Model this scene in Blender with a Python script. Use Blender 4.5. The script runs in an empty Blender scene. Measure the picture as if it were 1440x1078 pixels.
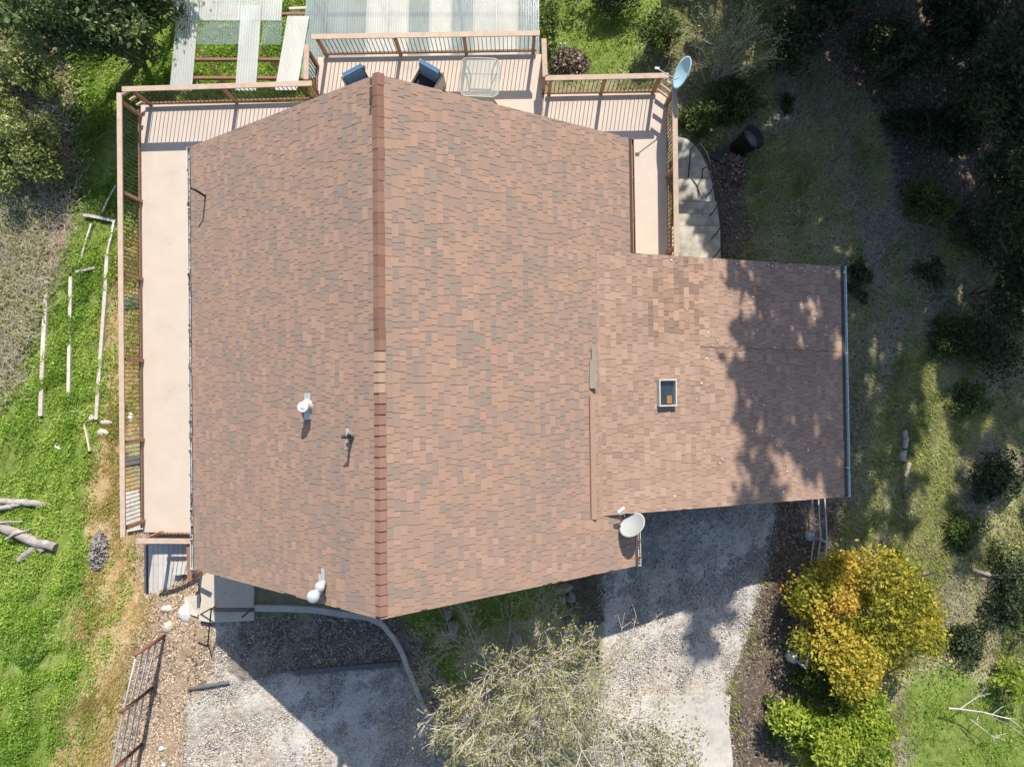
import bpy, math, random
import numpy as np
from mathutils import Vector, Matrix

random.seed(7)
RNG = np.random.default_rng(7)
R = math.radians
scene = bpy.context.scene
COL = scene.collection

# ------------------------------------------------------------------ camera, sky, sun, exposure
CAMZ = 19.6            # metres above the front yard (z = 0)
FPX = 960.0            # focal length in photograph pixels (1440 wide)
cam_data = bpy.data.cameras.new('camera')
cam_data.sensor_width = 36.0
cam_data.lens = 24.0
cam_data.clip_end = 1000.0
cam = bpy.data.objects.new('camera', cam_data)
cam.location = (0, 0, CAMZ)
COL.objects.link(cam)
scene.camera = cam

SUN_EL = R(40.0)
SUN_AZ = R(8.0)        # clockwise from +Y
SUN_DIR = Vector((math.sin(SUN_AZ) * math.cos(SUN_EL), math.cos(SUN_AZ) * math.cos(SUN_EL), math.sin(SUN_EL)))
world = bpy.data.worlds.new('World')
scene.world = world
world.use_nodes = True
wn = world.node_tree.nodes
wn.clear()
sky = wn.new('ShaderNodeTexSky')
sky.sky_type = 'NISHITA'
sky.sun_disc = False
sky.sun_elevation = SUN_EL
sky.sun_rotation = SUN_AZ
bg = wn.new('ShaderNodeBackground')
bg.inputs['Strength'].default_value = 0.125
wo = wn.new('ShaderNodeOutputWorld')
world.node_tree.links.new(sky.outputs[0], bg.inputs[0])
world.node_tree.links.new(bg.outputs[0], wo.inputs[0])
sun_data = bpy.data.lights.new('sun', 'SUN')
sun_data.energy = 5.0
sun_data.angle = R(0.45)
sun_data.color = (1.0, 0.91, 0.78)
sun = bpy.data.objects.new('sun', sun_data)
sun.rotation_euler = SUN_DIR.to_track_quat('Z', 'Y').to_euler()
sun.location = (10, 40, 60)
COL.objects.link(sun)
scene.view_settings.view_transform = 'Standard'
scene.view_settings.look = 'None'
scene.view_settings.gamma = 1.0
scene.view_settings.use_curve_mapping = False
scene.view_settings.exposure = 0.57
scene.cycles.max_bounces = 6
scene.cycles.transparent_max_bounces = 12
scene.cycles.diffuse_bounces = 3
scene.cycles.glossy_bounces = 2
scene.cycles.transmission_bounces = 4

# ------------------------------------------------------------------ helpers: points
def at(px, py, z):
    """photograph pixel + height -> world point"""
    k = (CAMZ - z) / FPX
    return Vector(((px - 720) * k, (539 - py) * k, z))

CTRL = [(-9,-6.6,0),(-6,-7,0),(-3,-9,0),(-1.2,-8,-.2),(.6,-7,-.75),(3,-7,-1.2),(2.6,-11,-1.0),(-2.4,-10,-.05),(-8,-11,0),(-10.2,-9,-.02),(-7,-5,0),
        (5.5,-6,-1.32),(7.5,-6,-1.42),(6,-10,-1.15),(8.5,-9,-1.55),(9.5,-5,-2.1),(5,-4,-1.35),(3.4,-4.6,-1.25),(9.5,0,-2.4),(9.5,4,-2.7),
        (13,0,-3.2),(13,8,-3.6),(13,-8,-2.7),(18,0,-4.1),(18,10,-4.5),(18,-10,-3.4),(24,0,-5),(24,14,-5.5),(24,-14,-4.4),
        (6,5,-2.5),(6,7,-2.9),(7,10,-3.4),(2,11,-3.4),(-3,11,-3.5),(-8,11,-3.4),(-13,11,-3.2),(-18,12,-3.4),
        (-11.5,-4,-1.2),(-11.5,0,-2.2),(-11.5,5,-2.9),(-13,-8,-.5),(-15,-5,-1.2),(-15,0,-2.2),(-15,6,-3.0),(-18,0,-2.5),
        (-18,-10,-.8),(-12,-11,-.2),(-5,0,-1.5),(0,0,-1.3),(0,5,-2.8),(-5,6,-2.9),(-6,-4,-.3),(0,-4,-.3),(2,-3.5,-.7),
        (-8.8,-5.6,.0),(-8.4,-4.8,.0),(-9.25,-6.3,-.08),(-10.0,-5.5,-.95),(-10.1,-6.9,-.2),(-24,0,-3.5),(-24,14,-4),(-24,-14,-1),(8,20,-4.5),(-6,20,-4.5),(0,-18,-.2),(10,-18,-1.2),(-14,-18,0)]
_cx = np.array([c[:2] for c in CTRL], float)
_cz = np.array([c[2] for c in CTRL], float)
_d = np.linalg.norm(_cx[:, None] - _cx[None], axis=2)
_A = np.zeros((len(CTRL) + 3,) * 2)
n_ = len(CTRL)
_A[:n_, :n_] = np.sqrt(_d ** 2 + 0.4)
_A[:n_, n_] = 1; _A[:n_, n_ + 1:] = _cx; _A[n_, :n_] = 1; _A[n_ + 1:, :n_] = _cx.T
_w = np.linalg.solve(_A, np.concatenate([_cz, np.zeros(3)]))

def zt(x, y):
    """ground height"""
    x = np.clip(np.atleast_1d(np.asarray(x, float)), -26, 26)
    y = np.clip(np.atleast_1d(np.asarray(y, float)), -20, 24)
    out = np.empty(x.shape)
    xf, yf, of = x.ravel(), y.ravel(), out.reshape(-1)
    for s in range(0, xf.size, 40000):
        a, b = xf[s:s + 40000], yf[s:s + 40000]
        d = np.sqrt((a[:, None] - _cx[:, 0]) ** 2 + (b[:, None] - _cx[:, 1]) ** 2 + 0.4)
        of[s:s + 40000] = d @ _w[:n_] + _w[n_] + a * _w[n_ + 1] + b * _w[n_ + 2]
    out = of.reshape(x.shape)
    out = out + 0.05 * np.sin(1.7 * x + .6 * y) * np.sin(1.3 * y - .4 * x) * np.clip((np.hypot(x + 3, y + 1) - 8) / 4, 0, 1)
    return out

def g(px, py, dz=0.0):
    """photograph pixel -> point on the ground there"""
    z = -1.5
    for _ in range(25):
        p = at(px, py, z)
        z = 0.5 * z + 0.5 * float(zt(p.x, p.y)[0])
    p = at(px, py, z)
    p.z = float(zt(p.x, p.y)[0]) + dz
    return p

def to_px(x, y, z):
    k = FPX / (CAMZ - z)
    return 720 + x * k, 539 - y * k

def inpoly(px, py, poly):
    px = np.asarray(px); py = np.asarray(py)
    c = np.zeros(px.shape, bool)
    n = len(poly)
    for i in range(n):
        x0, y0 = poly[i]; x1, y1 = poly[(i + 1) % n]
        if y0 == y1: continue
        t = (py - y0) / (y1 - y0)
        c ^= ((y0 > py) != (y1 > py)) & (px < x0 + t * (x1 - x0))
    return c

# smooth pseudo noise on the plane
_ph = RNG.uniform(0, 6.28, (24, 3)); _fr = RNG.normal(0, 1, (24, 2))
def pnoise(x, y, scale):
    s = np.zeros(np.shape(x))
    for i in range(24):
        s = s + np.sin((x * _fr[i, 0] + y * _fr[i, 1]) / scale + _ph[i, 0])
    return s / math.sqrt(12)

# ------------------------------------------------------------------ helpers: meshes
class Geo:
    def __init__(s):
        s.v = []; s.q = []; s.t = []; s.qt = []; s.tt = []; s.n = 0
    def add(s, verts, quads=None, tris=None, tint=None):
        verts = np.asarray(verts, float).reshape(-1, 3)
        if quads is not None and len(quads):
            quads = np.asarray(quads, np.int64).reshape(-1, 4)
            s.q.append(quads + s.n)
            s.qt.append(np.broadcast_to(np.asarray(RNG.random() if tint is None else tint, float), (len(quads),)))
        if tris is not None and len(tris):
            tris = np.asarray(tris, np.int64).reshape(-1, 3)
            s.t.append(tris + s.n)
            s.tt.append(np.broadcast_to(np.asarray(RNG.random() if tint is None else tint, float), (len(tris),)))
        s.v.append(verts); s.n += len(verts)
        return s
    def box(s, c, size, ax=None, tint=None, bevel=0.0):
        """centre, size, optional 3 axes"""
        c = np.asarray(c, float); h = np.asarray(size, float) / 2
        A = np.eye(3) if ax is None else np.asarray(ax, float)
        cor = np.array([[x, y, z] for z in (-1, 1) for y in (-1, 1) for x in (-1, 1)], float) * h
        s.add(c + cor @ A, [(0, 2, 3, 1), (4, 5, 7, 6), (0, 1, 5, 4), (2, 6, 7, 3), (0, 4, 6, 2), (1, 3, 7, 5)], tint=tint)
        return s
    def bar(s, p0, p1, w, h, up=(0, 0, 1), tint=None):
        p0 = np.asarray(p0, float); p1 = np.asarray(p1, float)
        d = p1 - p0; L = np.linalg.norm(d); d = d / L
        up = np.asarray(up, float)
        if abs(d @ up) > .98: up = np.array([0., 1, 0])
        sx = np.cross(d, up); sx /= np.linalg.norm(sx); u = np.cross(sx, d)
        return s.box((p0 + p1) / 2, (L, w, h), np.array([d, sx, u]), tint)
    def tube(s, pts, rad, n=8, tint=None, cap=True):
        pts = [np.asarray(p, float) for p in pts]
        m = len(pts)
        rad = [rad] * m if np.isscalar(rad) else rad
        vs = []; ref = None
        for i, p in enumerate(pts):
            d = pts[min(i + 1, m - 1)] - pts[max(i - 1, 0)]
            d = d / (np.linalg.norm(d) + 1e-9)
            if ref is None:
                ref = np.array([1., 0, 0]) if abs(d[0]) < .8 else np.array([0., 1, 0])
            a = ref - d * (ref @ d); a /= np.linalg.norm(a) + 1e-9; b = np.cross(d, a); ref = a
            for k in range(n):
                t = 2 * math.pi * k / n
                vs.append(p + rad[i] * (math.cos(t) * a + math.sin(t) * b))
        q = [(i * n + k, i * n + (k + 1) % n, (i + 1) * n + (k + 1) % n, (i + 1) * n + k) for i in range(m - 1) for k in range(n)]
        tr = []
        if cap:
            vs.append(pts[0]); vs.append(pts[-1])
            c0, c1 = m * n, m * n + 1
            tr = [(c0, (k + 1) % n, k) for k in range(n)] + [(c1, (m - 1) * n + k, (m - 1) * n + (k + 1) % n) for k in range(n)]
        tint = RNG.random() if tint is None else tint
        s.add(vs, q, tr, tint)
        return s
    def lathe(s, c, prof, n=20, axes=None, tint=None):
        """profile of (r, h) about an axis"""
        A = np.eye(3) if axes is None else np.asarray(axes, float)
        c = np.asarray(c, float); vs = []
        for r, h in prof:
            for k in range(n):
                t = 2 * math.pi * k / n
                vs.append(c + np.array([r * math.cos(t), r * math.sin(t), h]) @ A)
        m = len(prof)
        q = [(i * n + k, i * n + (k + 1) % n, (i + 1) * n + (k + 1) % n, (i + 1) * n + k) for i in range(m - 1) for k in range(n)]
        s.add(vs, q, tint=tint)
        return s
    def prism(s, poly, z0, z1, tint=None):
        """polygon (list of xy) extruded; any simple polygon that fans from its centroid"""
        n = len(poly); P = np.array([(p[0], p[1]) for p in poly], float)
        ar = 0.5 * np.sum(P[:, 0] * np.roll(P[:, 1], -1) - np.roll(P[:, 0], -1) * P[:, 1])
        if ar < 0: P = P[::-1]
        z0 = np.broadcast_to(z0, (n,)); z1 = np.broadcast_to(z1, (n,))
        if ar < 0: z0 = z0[::-1]; z1 = z1[::-1]
        lo = np.column_stack([P, z0]); hi = np.column_stack([P, z1])
        c0 = lo.mean(0); c1 = hi.mean(0)
        v = np.vstack([lo, hi, c0, c1])
        q = [(i, (i + 1) % n, n + (i + 1) % n, n + i) for i in range(n)]
        t = [(2 * n, (i + 1) % n, i) for i in range(n)] + [(2 * n + 1, n + i, n + (i + 1) % n) for i in range(n)]
        s.add(v, q, t, RNG.random() if tint is None else tint)
        return s
    def mesh(s, name, mat=None, smooth=False):
        me = bpy.data.meshes.new(name)
        v = np.vstack(s.v)
        q = np.vstack(s.q) if s.q else np.zeros((0, 4), np.int64)
        t = np.vstack(s.t) if s.t else np.zeros((0, 3), np.int64)
        nq, nt = len(q), len(t)
        me.vertices.add(len(v)); me.vertices.foreach_set('co', v.astype(np.float32).ravel())
        me.loops.add(nq * 4 + nt * 3)
        me.loops.foreach_set('vertex_index', np.concatenate([q.ravel(), t.ravel()]).astype(np.int32))
        me.polygons.add(nq + nt)
        st = np.concatenate([np.arange(nq) * 4, nq * 4 + np.arange(nt) * 3]).astype(np.int32)
        me.polygons.foreach_set('loop_start', st)
        me.polygons.foreach_set('use_smooth', np.full(nq + nt, bool(smooth)))
        at_ = me.attributes.new('tint', 'FLOAT', 'FACE')
        tv = np.concatenate([np.concatenate(s.qt) if s.qt else np.zeros(0), np.concatenate(s.tt) if s.tt else np.zeros(0)])
        at_.data.foreach_set('value', tv.astype(np.float32))
        me.update(calc_edges=True)
        if mat: me.materials.append(mat)
        return me
    def build(s, name, mat, parent=None, smooth=False):
        return link(name, s.mesh(name, mat, smooth), parent)

def link(name, me, parent=None):
    o = bpy.data.objects.new(name, me)
    COL.objects.link(o)
    if parent is not None:
        o.parent = parent
        o.matrix_parent_inverse = world_of(parent).inverted()
    return o

def world_of(o):
    m = Matrix.LocRotScale(o.location, o.rotation_euler, o.scale)
    if o.parent: m = world_of(o.parent) @ o.matrix_parent_inverse @ m
    return m

def tag(o, label, cat, group=None, kind=None):
    o['label'] = label; o['category'] = cat
    if group: o['group'] = group
    if kind: o['kind'] = kind
    return o

def thing(name, loc, label, cat, group=None):
    o = bpy.data.objects.new(name, None)
    o.location = loc; o.empty_display_size = .2
    COL.objects.link(o)
    return tag(o, label, cat, group)

def struct(o, kind='structure'):
    o['kind'] = kind
    return o

# ------------------------------------------------------------------ helpers: materials
def new_mat(name):
    m = bpy.data.materials.new(name); m.use_nodes = True
    nt = m.node_tree; nt.nodes.clear()
    out = nt.nodes.new('ShaderNodeOutputMaterial')
    return m, nt, out

def ramp_node(nt, stops, interp='LINEAR'):
    r = nt.nodes.new('ShaderNodeValToRGB')
    r.color_ramp.interpolation = interp
    el = r.color_ramp.elements
    while len(el) > 1: el.remove(el[-1])
    el[0].position = stops[0][0]; el[0].color = (*stops[0][1], 1)
    for p, c in stops[1:]:
        e = el.new(p); e.color = (*c, 1)
    return r

def math_node(nt, op, a, b=None, clamp=False):
    n = nt.nodes.new('ShaderNodeMath'); n.operation = op; n.use_clamp = clamp
    for i, v in enumerate((a, b)):
        if v is None: continue
        if isinstance(v, (int, float)): n.inputs[i].default_value = v
        else: nt.links.new(v, n.inputs[i])
    return n.outputs[0]

def noise_node(nt, scale, detail=3, rough=.6, stretch=None):
    tc = nt.nodes.new('ShaderNodeTexCoord')
    src = tc.outputs['Object']
    if stretch:
        mp = nt.nodes.new('ShaderNodeMapping'); mp.inputs['Scale'].default_value = stretch
        nt.links.new(src, mp.inputs[0]); src = mp.outputs[0]
    n = nt.nodes.new('ShaderNodeTexNoise')
    n.inputs['Scale'].default_value = scale; n.inputs['Detail'].default_value = detail
    n.inputs['Roughness'].default_value = rough
    nt.links.new(src, n.inputs['Vector'])
    return n.outputs[0]

def surf(name, stops, nscale=6, namt=.5, rough=.8, bump=0.0, bscale=None, metal=0.0, stretch=None, spec=.4, tint=True, big=None, detail=4):
    """diffuse-ish surface: colour ramp driven by the per-piece tint and by noise"""
    m, nt, out = new_mat(name)
    L = nt.links
    n = noise_node(nt, nscale, detail, .65, stretch)
    n = math_node(nt, 'ADD', math_node(nt, 'MULTIPLY', math_node(nt, 'SUBTRACT', n, .5), 1.9), .5, True)
    if tint:
        a = nt.nodes.new('ShaderNodeAttribute'); a.attribute_name = 'tint'
        f = math_node(nt, 'ADD', math_node(nt, 'MULTIPLY', a.outputs['Fac'], 1 - namt), math_node(nt, 'MULTIPLY', n, namt))
    else:
        f = n
    if big:
        nb = noise_node(nt, big[0], 3, .6)
        f = math_node(nt, 'ADD', f, math_node(nt, 'MULTIPLY', math_node(nt, 'SUBTRACT', nb, .5), big[1]), True)
    r = ramp_node(nt, stops)
    L.new(f, r.inputs[0])
    p = nt.nodes.new('ShaderNodeBsdfPrincipled')
    p.inputs['Roughness'].default_value = rough; p.inputs['Metallic'].default_value = metal
    p.inputs['Specular IOR Level'].default_value = spec
    L.new(r.outputs[0], p.inputs['Base Color'])
    if bump:
        b = nt.nodes.new('ShaderNodeBump'); b.inputs['Strength'].default_value = bump; b.inputs['Distance'].default_value = .02
        L.new(noise_node(nt, bscale or nscale * 3, 3, .6, stretch), b.inputs['Height'])
        L.new(b.outputs[0], p.inputs['Normal'])
    L.new(p.outputs[0], out.inputs[0])
    return m

def leaf_mat(name, stops, trans=.35, rough=.55, nscale=1.2, namt=.25):
    m, nt, out = new_mat(name)
    L = nt.links
    a = nt.nodes.new('ShaderNodeAttribute'); a.attribute_name = 'tint'
    n = noise_node(nt, nscale, 2)
    f = math_node(nt, 'ADD', math_node(nt, 'MULTIPLY', a.outputs['Fac'], 1 - namt), math_node(nt, 'MULTIPLY', n, namt))
    r = ramp_node(nt, stops); L.new(f, r.inputs[0])
    p = nt.nodes.new('ShaderNodeBsdfPrincipled')
    p.inputs['Roughness'].default_value = rough; p.inputs['Specular IOR Level'].default_value = .35
    t = nt.nodes.new('ShaderNodeBsdfTranslucent')
    mx = nt.nodes.new('ShaderNodeMixShader'); mx.inputs[0].default_value = trans
    L.new(r.outputs[0], p.inputs['Base Color']); L.new(r.outputs[0], t.inputs[0])
    L.new(p.outputs[0], mx.inputs[1]); L.new(t.outputs[0], mx.inputs[2]); L.new(mx.outputs[0], out.inputs[0])
    return m

SHINGLE_STOPS = [(0, (.19, .148, .125)), (.16, (.255, .207, .174)), (.3, (.285, .208, .167)), (.5, (.325, .222, .17)), (.72, (.365, .24, .176)), (.88, (.385, .272, .208)), (1, (.415, .31, .245))]
M = {}
M['shingle'] = surf('asphalt_shingle', SHINGLE_STOPS, 34, .36, .92, .6, 90, spec=.2, big=(.35, .3))
M['wing_shingle'] = surf('weathered_shingle', [(0, (.225, .16, .125)), (.3, (.31, .216, .165)), (.65, (.365, .25, .188)), (1, (.425, .32, .25))], 28, .34, .92, .5, 120, spec=.2, big=(.4, .35))
M['patch_shingle'] = surf('newer_shingle', [(0, (.20, .145, .11)), (.3, (.275, .19, .14)), (.6, (.385, .25, .175)), (1, (.43, .31, .23))], 55, .22, .92, .5, 120, spec=.2)
M['cap_brown'] = surf('ridge_cap_brown', [(0, (.16, .085, .062)), (.5, (.225, .128, .095)), (1, (.285, .175, .135))], 50, .4, .9, .4, 120, spec=.2)
M['cap_tan'] = surf('ridge_cap_tan', [(0, (.29, .195, .145)), (1, (.38, .265, .195))], 50, .4, .9, .4, 120, spec=.2)
M['felt'] = surf('roof_underlay', [(0, (.05, .036, .03)), (1, (.085, .062, .05))], 20, .5, .95)
M['fascia'] = surf('fascia_paint', [(0, (.25, .13, .085)), (1, (.34, .19, .12))], 12, .5, .6, stretch=(1, .2, 1))
M['wall'] = surf('stucco', [(0, (.5, .42, .34)), (1, (.58, .5, .41))], 8, .6, .9, .3, 60)
M['white_metal'] = surf('painted_gutter', [(0, (.46, .48, .49)), (1, (.60, .61, .61))], 9, .6, .5)
M['aqua_metal'] = surf('pale_aqua_gutter', [(0, (.55, .70, .72)), (1, (.68, .80, .80))], 9, .6, .5)
M['galv'] = surf('galvanised_steel', [(0, (.38, .41, .43)), (1, (.55, .58, .60))], 14, .6, .45, metal=.25)
M['black'] = surf('black_plastic', [(0, (.012, .012, .014)), (1, (.03, .03, .034))], 12, .5, .5)
M['rubber'] = surf('grey_rubber_boot', [(0, (.1, .11, .10)), (1, (.17, .18, .17))], 12, .5, .7)
M['deck'] = surf('deck_coating', [(0, (.41, .35, .295)), (.35, (.485, .42, .36)), (1, (.54, .475, .41))], 1.6, .8, .75, .15, 90, big=(.9, .22), detail=8)
M['cap_rail'] = surf('worn_rail_cap', [(0, (.33, .24, .18)), (.5, (.43, .33, .255)), (1, (.53, .43, .345))], 7, .65, .75, .2, 40)
M['post'] = surf('stained_redwood', [(0, (.16, .085, .05)), (.6, (.28, .155, .095)), (1, (.38, .235, .155))], 6, .5, .7, .3, 30)
M['baluster'] = surf('dark_bronze_metal', [(0, (.022, .019, .017)), (1, (.045, .038, .033))], 10, .5, .45)
M['grey_wood'] = surf('weathered_wood', [(0, (.30, .26, .23)), (.5, (.45, .41, .37)), (1, (.60, .57, .53))], 9, .6, .9, .5, 30)
M['dead_log'] = surf('dead_log_bark', [(0, (.13, .11, .105)), (.5, (.30, .27, .26)), (1, (.52, .49, .48))], 5, .75, .9, .7, 22)
M['tan_board'] = surf('bleached_board', [(0, (.36, .31, .22)), (.6, (.52, .46, .35)), (1, (.62, .56, .45))], 8, .6, .85, .3, 30)
M['white_board'] = surf('white_painted_board', [(0, (.36, .345, .32)), (1, (.54, .525, .50))], 7, .6, .7)
M['concrete'] = surf('concrete', [(0, (.30, .285, .26)), (.5, (.44, .42, .385)), (1, (.54, .52, .48))], 4, .8, .85, .25, 60, big=(.8, .4), detail=8)
M['old_concrete'] = surf('stained_concrete', [(0, (.10, .10, .085)), (.4, (.30, .29, .25)), (.7, (.46, .44, .38)), (1, (.56, .53, .46))], 2.2, .9, .9, .3, 50, big=(.9, .5), detail=8)
M['walk'] = surf('walkway_concrete', [(0, (.40, .36, .30)), (1, (.55, .50, .42))], 3, .8, .85, .2, 60, detail=8)
M['rock'] = surf('pale_rock', [(0, (.32, .27, .22)), (.5, (.46, .41, .35)), (1, (.58, .54, .48))], 7, .7, .9, .5, 20)
M['white_rock'] = surf('white_rock', [(0, (.46, .45, .43)), (1, (.66, .65, .63))], 7, .7, .85, .4, 25)
M['grey_rock'] = surf('grey_rock', [(0, (.16, .15, .14)), (1, (.33, .31, .30))], 8, .7, .9, .5, 20)
M['rust'] = surf('rusty_pipe', [(0, (.075, .032, .025)), (.6, (.18, .075, .05)), (1, (.27, .13, .085))], 14, .6, .8, .3, 60)
M['steel_pipe'] = surf('grey_steel_pipe', [(0, (.30, .32, .35)), (1, (.48, .51, .54))], 14, .5, .5, metal=.2)
M['blue_pipe'] = surf('pale_blue_pipe', [(0, (.36, .44, .52)), (1, (.52, .60, .66))], 14, .5, .45)
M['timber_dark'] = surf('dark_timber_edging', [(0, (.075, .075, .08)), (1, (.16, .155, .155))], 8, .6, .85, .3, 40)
M['bark'] = surf('bark', [(0, (.07, .05, .04)), (1, (.17, .13, .10))], 7, .6, .95, .6, 20)
M['pale_bark'] = surf('pale_grey_bark', [(0, (.31, .275, .24)), (.6, (.47, .43, .39)), (1, (.61, .57, .53))], 9, .5, .9, .3, 30)
M['twig'] = surf('grey_twig', [(0, (.22, .165, .115)), (.5, (.40, .335, .27)), (1, (.58, .52, .44))], 3, .3, .9)
M['dish_grey'] = surf('dish_enamel_grey', [(0, (.29, .32, .33)), (1, (.36, .39, .40))], 5, .7, .5)
M['dish_blue'] = surf('dish_enamel_blue', [(0, (.25, .43, .55)), (1, (.36, .54, .64))], 5, .7, .45)
M['cushion'] = surf('blue_cushion', [(0, (.045, .10, .19)), (1, (.085, .17, .28))], 18, .6, .9, .4, 60)
M['seat_dark'] = surf('navy_seat_cushion', [(0, (.016, .02, .034)), (1, (.03, .037, .06))], 18, .6, .9)
M['wicker'] = surf('wicker', [(0, (.42, .35, .26)), (1, (.62, .55, .45))], 60, .7, .7, .5, 120)
M['table_metal'] = surf('cream_table_metal', [(0, (.34, .32, .28)), (1, (.44, .42, .38))], 10, .6, .45)
M['wood_orange'] = surf('varnished_pine', [(0, (.40, .17, .035)), (1, (.60, .30, .08))], 6, .6, .4, stretch=(6, 1, 1))
M['shaft'] = surf('skylight_shaft', [(0, (.03, .045, .06)), (1, (.06, .08, .10))], 5, .6, .5)
M['litter_leaf'] = surf('fallen_leaf', [(0, (.06, .044, .035)), (.4, (.14, .10, .075)), (.8, (.27, .21, .16)), (1, (.42, .37, .31))], 3, .15, .85)
M['chip'] = surf('wood_chip', [(0, (.18, .125, .085)), (.35, (.37, .28, .195)), (.75, (.54, .44, .33)), (1, (.66, .58, .48))], 3, .15, .9)
M['pebble'] = surf('gravel_stone', [(0, (.09, .085, .08)), (.3, (.27, .255, .24)), (.6, (.43, .42, .40)), (1, (.64, .63, .61))], 3, .1, .85)
M['dark_chip'] = surf('dark_bark_chip', [(0, (.07, .055, .048)), (.45, (.18, .15, .12)), (.75, (.33, .285, .24)), (1, (.66, .62, .56))], 3, .15, .9)

M['lawn'] = leaf_mat('lawn_leaf', [(0, (.045, .10, .012)), (.3, (.14, .27, .028)), (.6, (.27, .43, .055)), (.85, (.41, .53, .12)), (1, (.56, .58, .25))], .42, namt=.4, nscale=1.0)
M['dry'] = leaf_mat('dry_grass_blade', [(0, (.22, .19, .05)), (.5, (.46, .36, .12)), (1, (.62, .50, .25))], .3)
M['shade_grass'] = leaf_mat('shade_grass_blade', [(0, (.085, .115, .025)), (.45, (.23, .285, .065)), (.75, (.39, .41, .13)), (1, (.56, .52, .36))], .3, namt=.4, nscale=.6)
M['straw'] = leaf_mat('straw_blade', [(0, (.26, .23, .19)), (1, (.55, .50, .43))], .2)
M['dark_leaf'] = leaf_mat('dark_evergreen_leaf', [(0, (.012, .024, .010)), (.5, (.032, .055, .020)), (.85, (.07, .10, .04)), (1, (.16, .20, .11))], .25)
M['oak_leaf'] = leaf_mat('oak_leaf', [(0, (.025, .055, .016)), (.5, (.085, .145, .045)), (.85, (.19, .25, .10)), (1, (.40, .44, .26))], .25)
M['olive_leaf'] = leaf_mat('olive_scrub_leaf', [(0, (.05, .06, .02)), (.4, (.17, .21, .055)), (.75, (.36, .40, .14)), (1, (.55, .52, .30))], .25)
M['spring_leaf'] = leaf_mat('spring_leaf', [(0, (.10, .12, .035)), (.5, (.27, .28, .085)), (1, (.50, .47, .19))], .35)
M['yellow_leaf'] = leaf_mat('yellow_green_leaf', [(0, (.06, .075, .012)), (.28, (.23, .255, .03)), (.5, (.47, .41, .05)), (.72, (.64, .47, .09)), (.86, (.60, .25, .07)), (1, (.42, .09, .06))], .42)
M['lime_leaf'] = leaf_mat('lime_leaf', [(0, (.045, .08, .012)), (.35, (.20, .30, .03)), (.75, (.43, .50, .07)), (1, (.62, .56, .16))], .42)
M['shrub_leaf'] = leaf_mat('green_shrub_leaf', [(0, (.03, .06, .012)), (.5, (.085, .135, .028)), (.9, (.19, .24, .06)), (1, (.32, .34, .12))], .3)

# corrugated plastic: part clear, part milky
def plastic(name, col, clear, gloss=.2, rough=.25):
    m, nt, out = new_mat(name); L = nt.links
    n = noise_node(nt, 1.3, 5, .7, (1, .35, 1))
    d = nt.nodes.new('ShaderNodeBsdfPrincipled'); d.inputs['Roughness'].default_value = rough
    d.inputs['Specular IOR Level'].default_value = .5 + gloss
    r = ramp_node(nt, [(.25, tuple(c * .72 for c in col)), (.7, col)]); L.new(n, r.inputs[0]); L.new(r.outputs[0], d.inputs['Base Color'])
    tl = nt.nodes.new('ShaderNodeBsdfTranslucent'); L.new(r.outputs[0], tl.inputs[0])
    tr = nt.nodes.new('ShaderNodeBsdfTransparent'); tr.inputs[0].default_value = (.93, .96, .96, 1)
    a = nt.nodes.new('ShaderNodeMixShader'); a.inputs[0].default_value = .3
    L.new(d.outputs[0], a.inputs[1]); L.new(tl.outputs[0], a.inputs[2])
    b = nt.nodes.new('ShaderNodeMixShader'); b.inputs[0].default_value = clear
    L.new(a.outputs[0], b.inputs[1]); L.new(tr.outputs[0], b.inputs[2]); L.new(b.outputs[0], out.inputs[0])
    return m
M['panel_milky'] = plastic('milky_corrugated_plastic', (.82, .85, .86), .24)
M['panel_white'] = plastic('white_corrugated_plastic', (.82, .83, .82), .05)
M['panel_clear'] = plastic('clear_corrugated_plastic', (.40, .50, .56), .55, .5, .12)
M['panel_painted_sheen'] = plastic('corrugated_plastic_painted_sheen', (.46, .56, .62), .28, .5, .12)  # blue-grey sky reflection is put into the sheet colour
M['glass'] = plastic('tempered_glass', (.66, .70, .68), .80, .3, .1)
M['skyglass'] = plastic('skylight_acrylic', (.07, .11, .16), .78, .4, .06)

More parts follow.
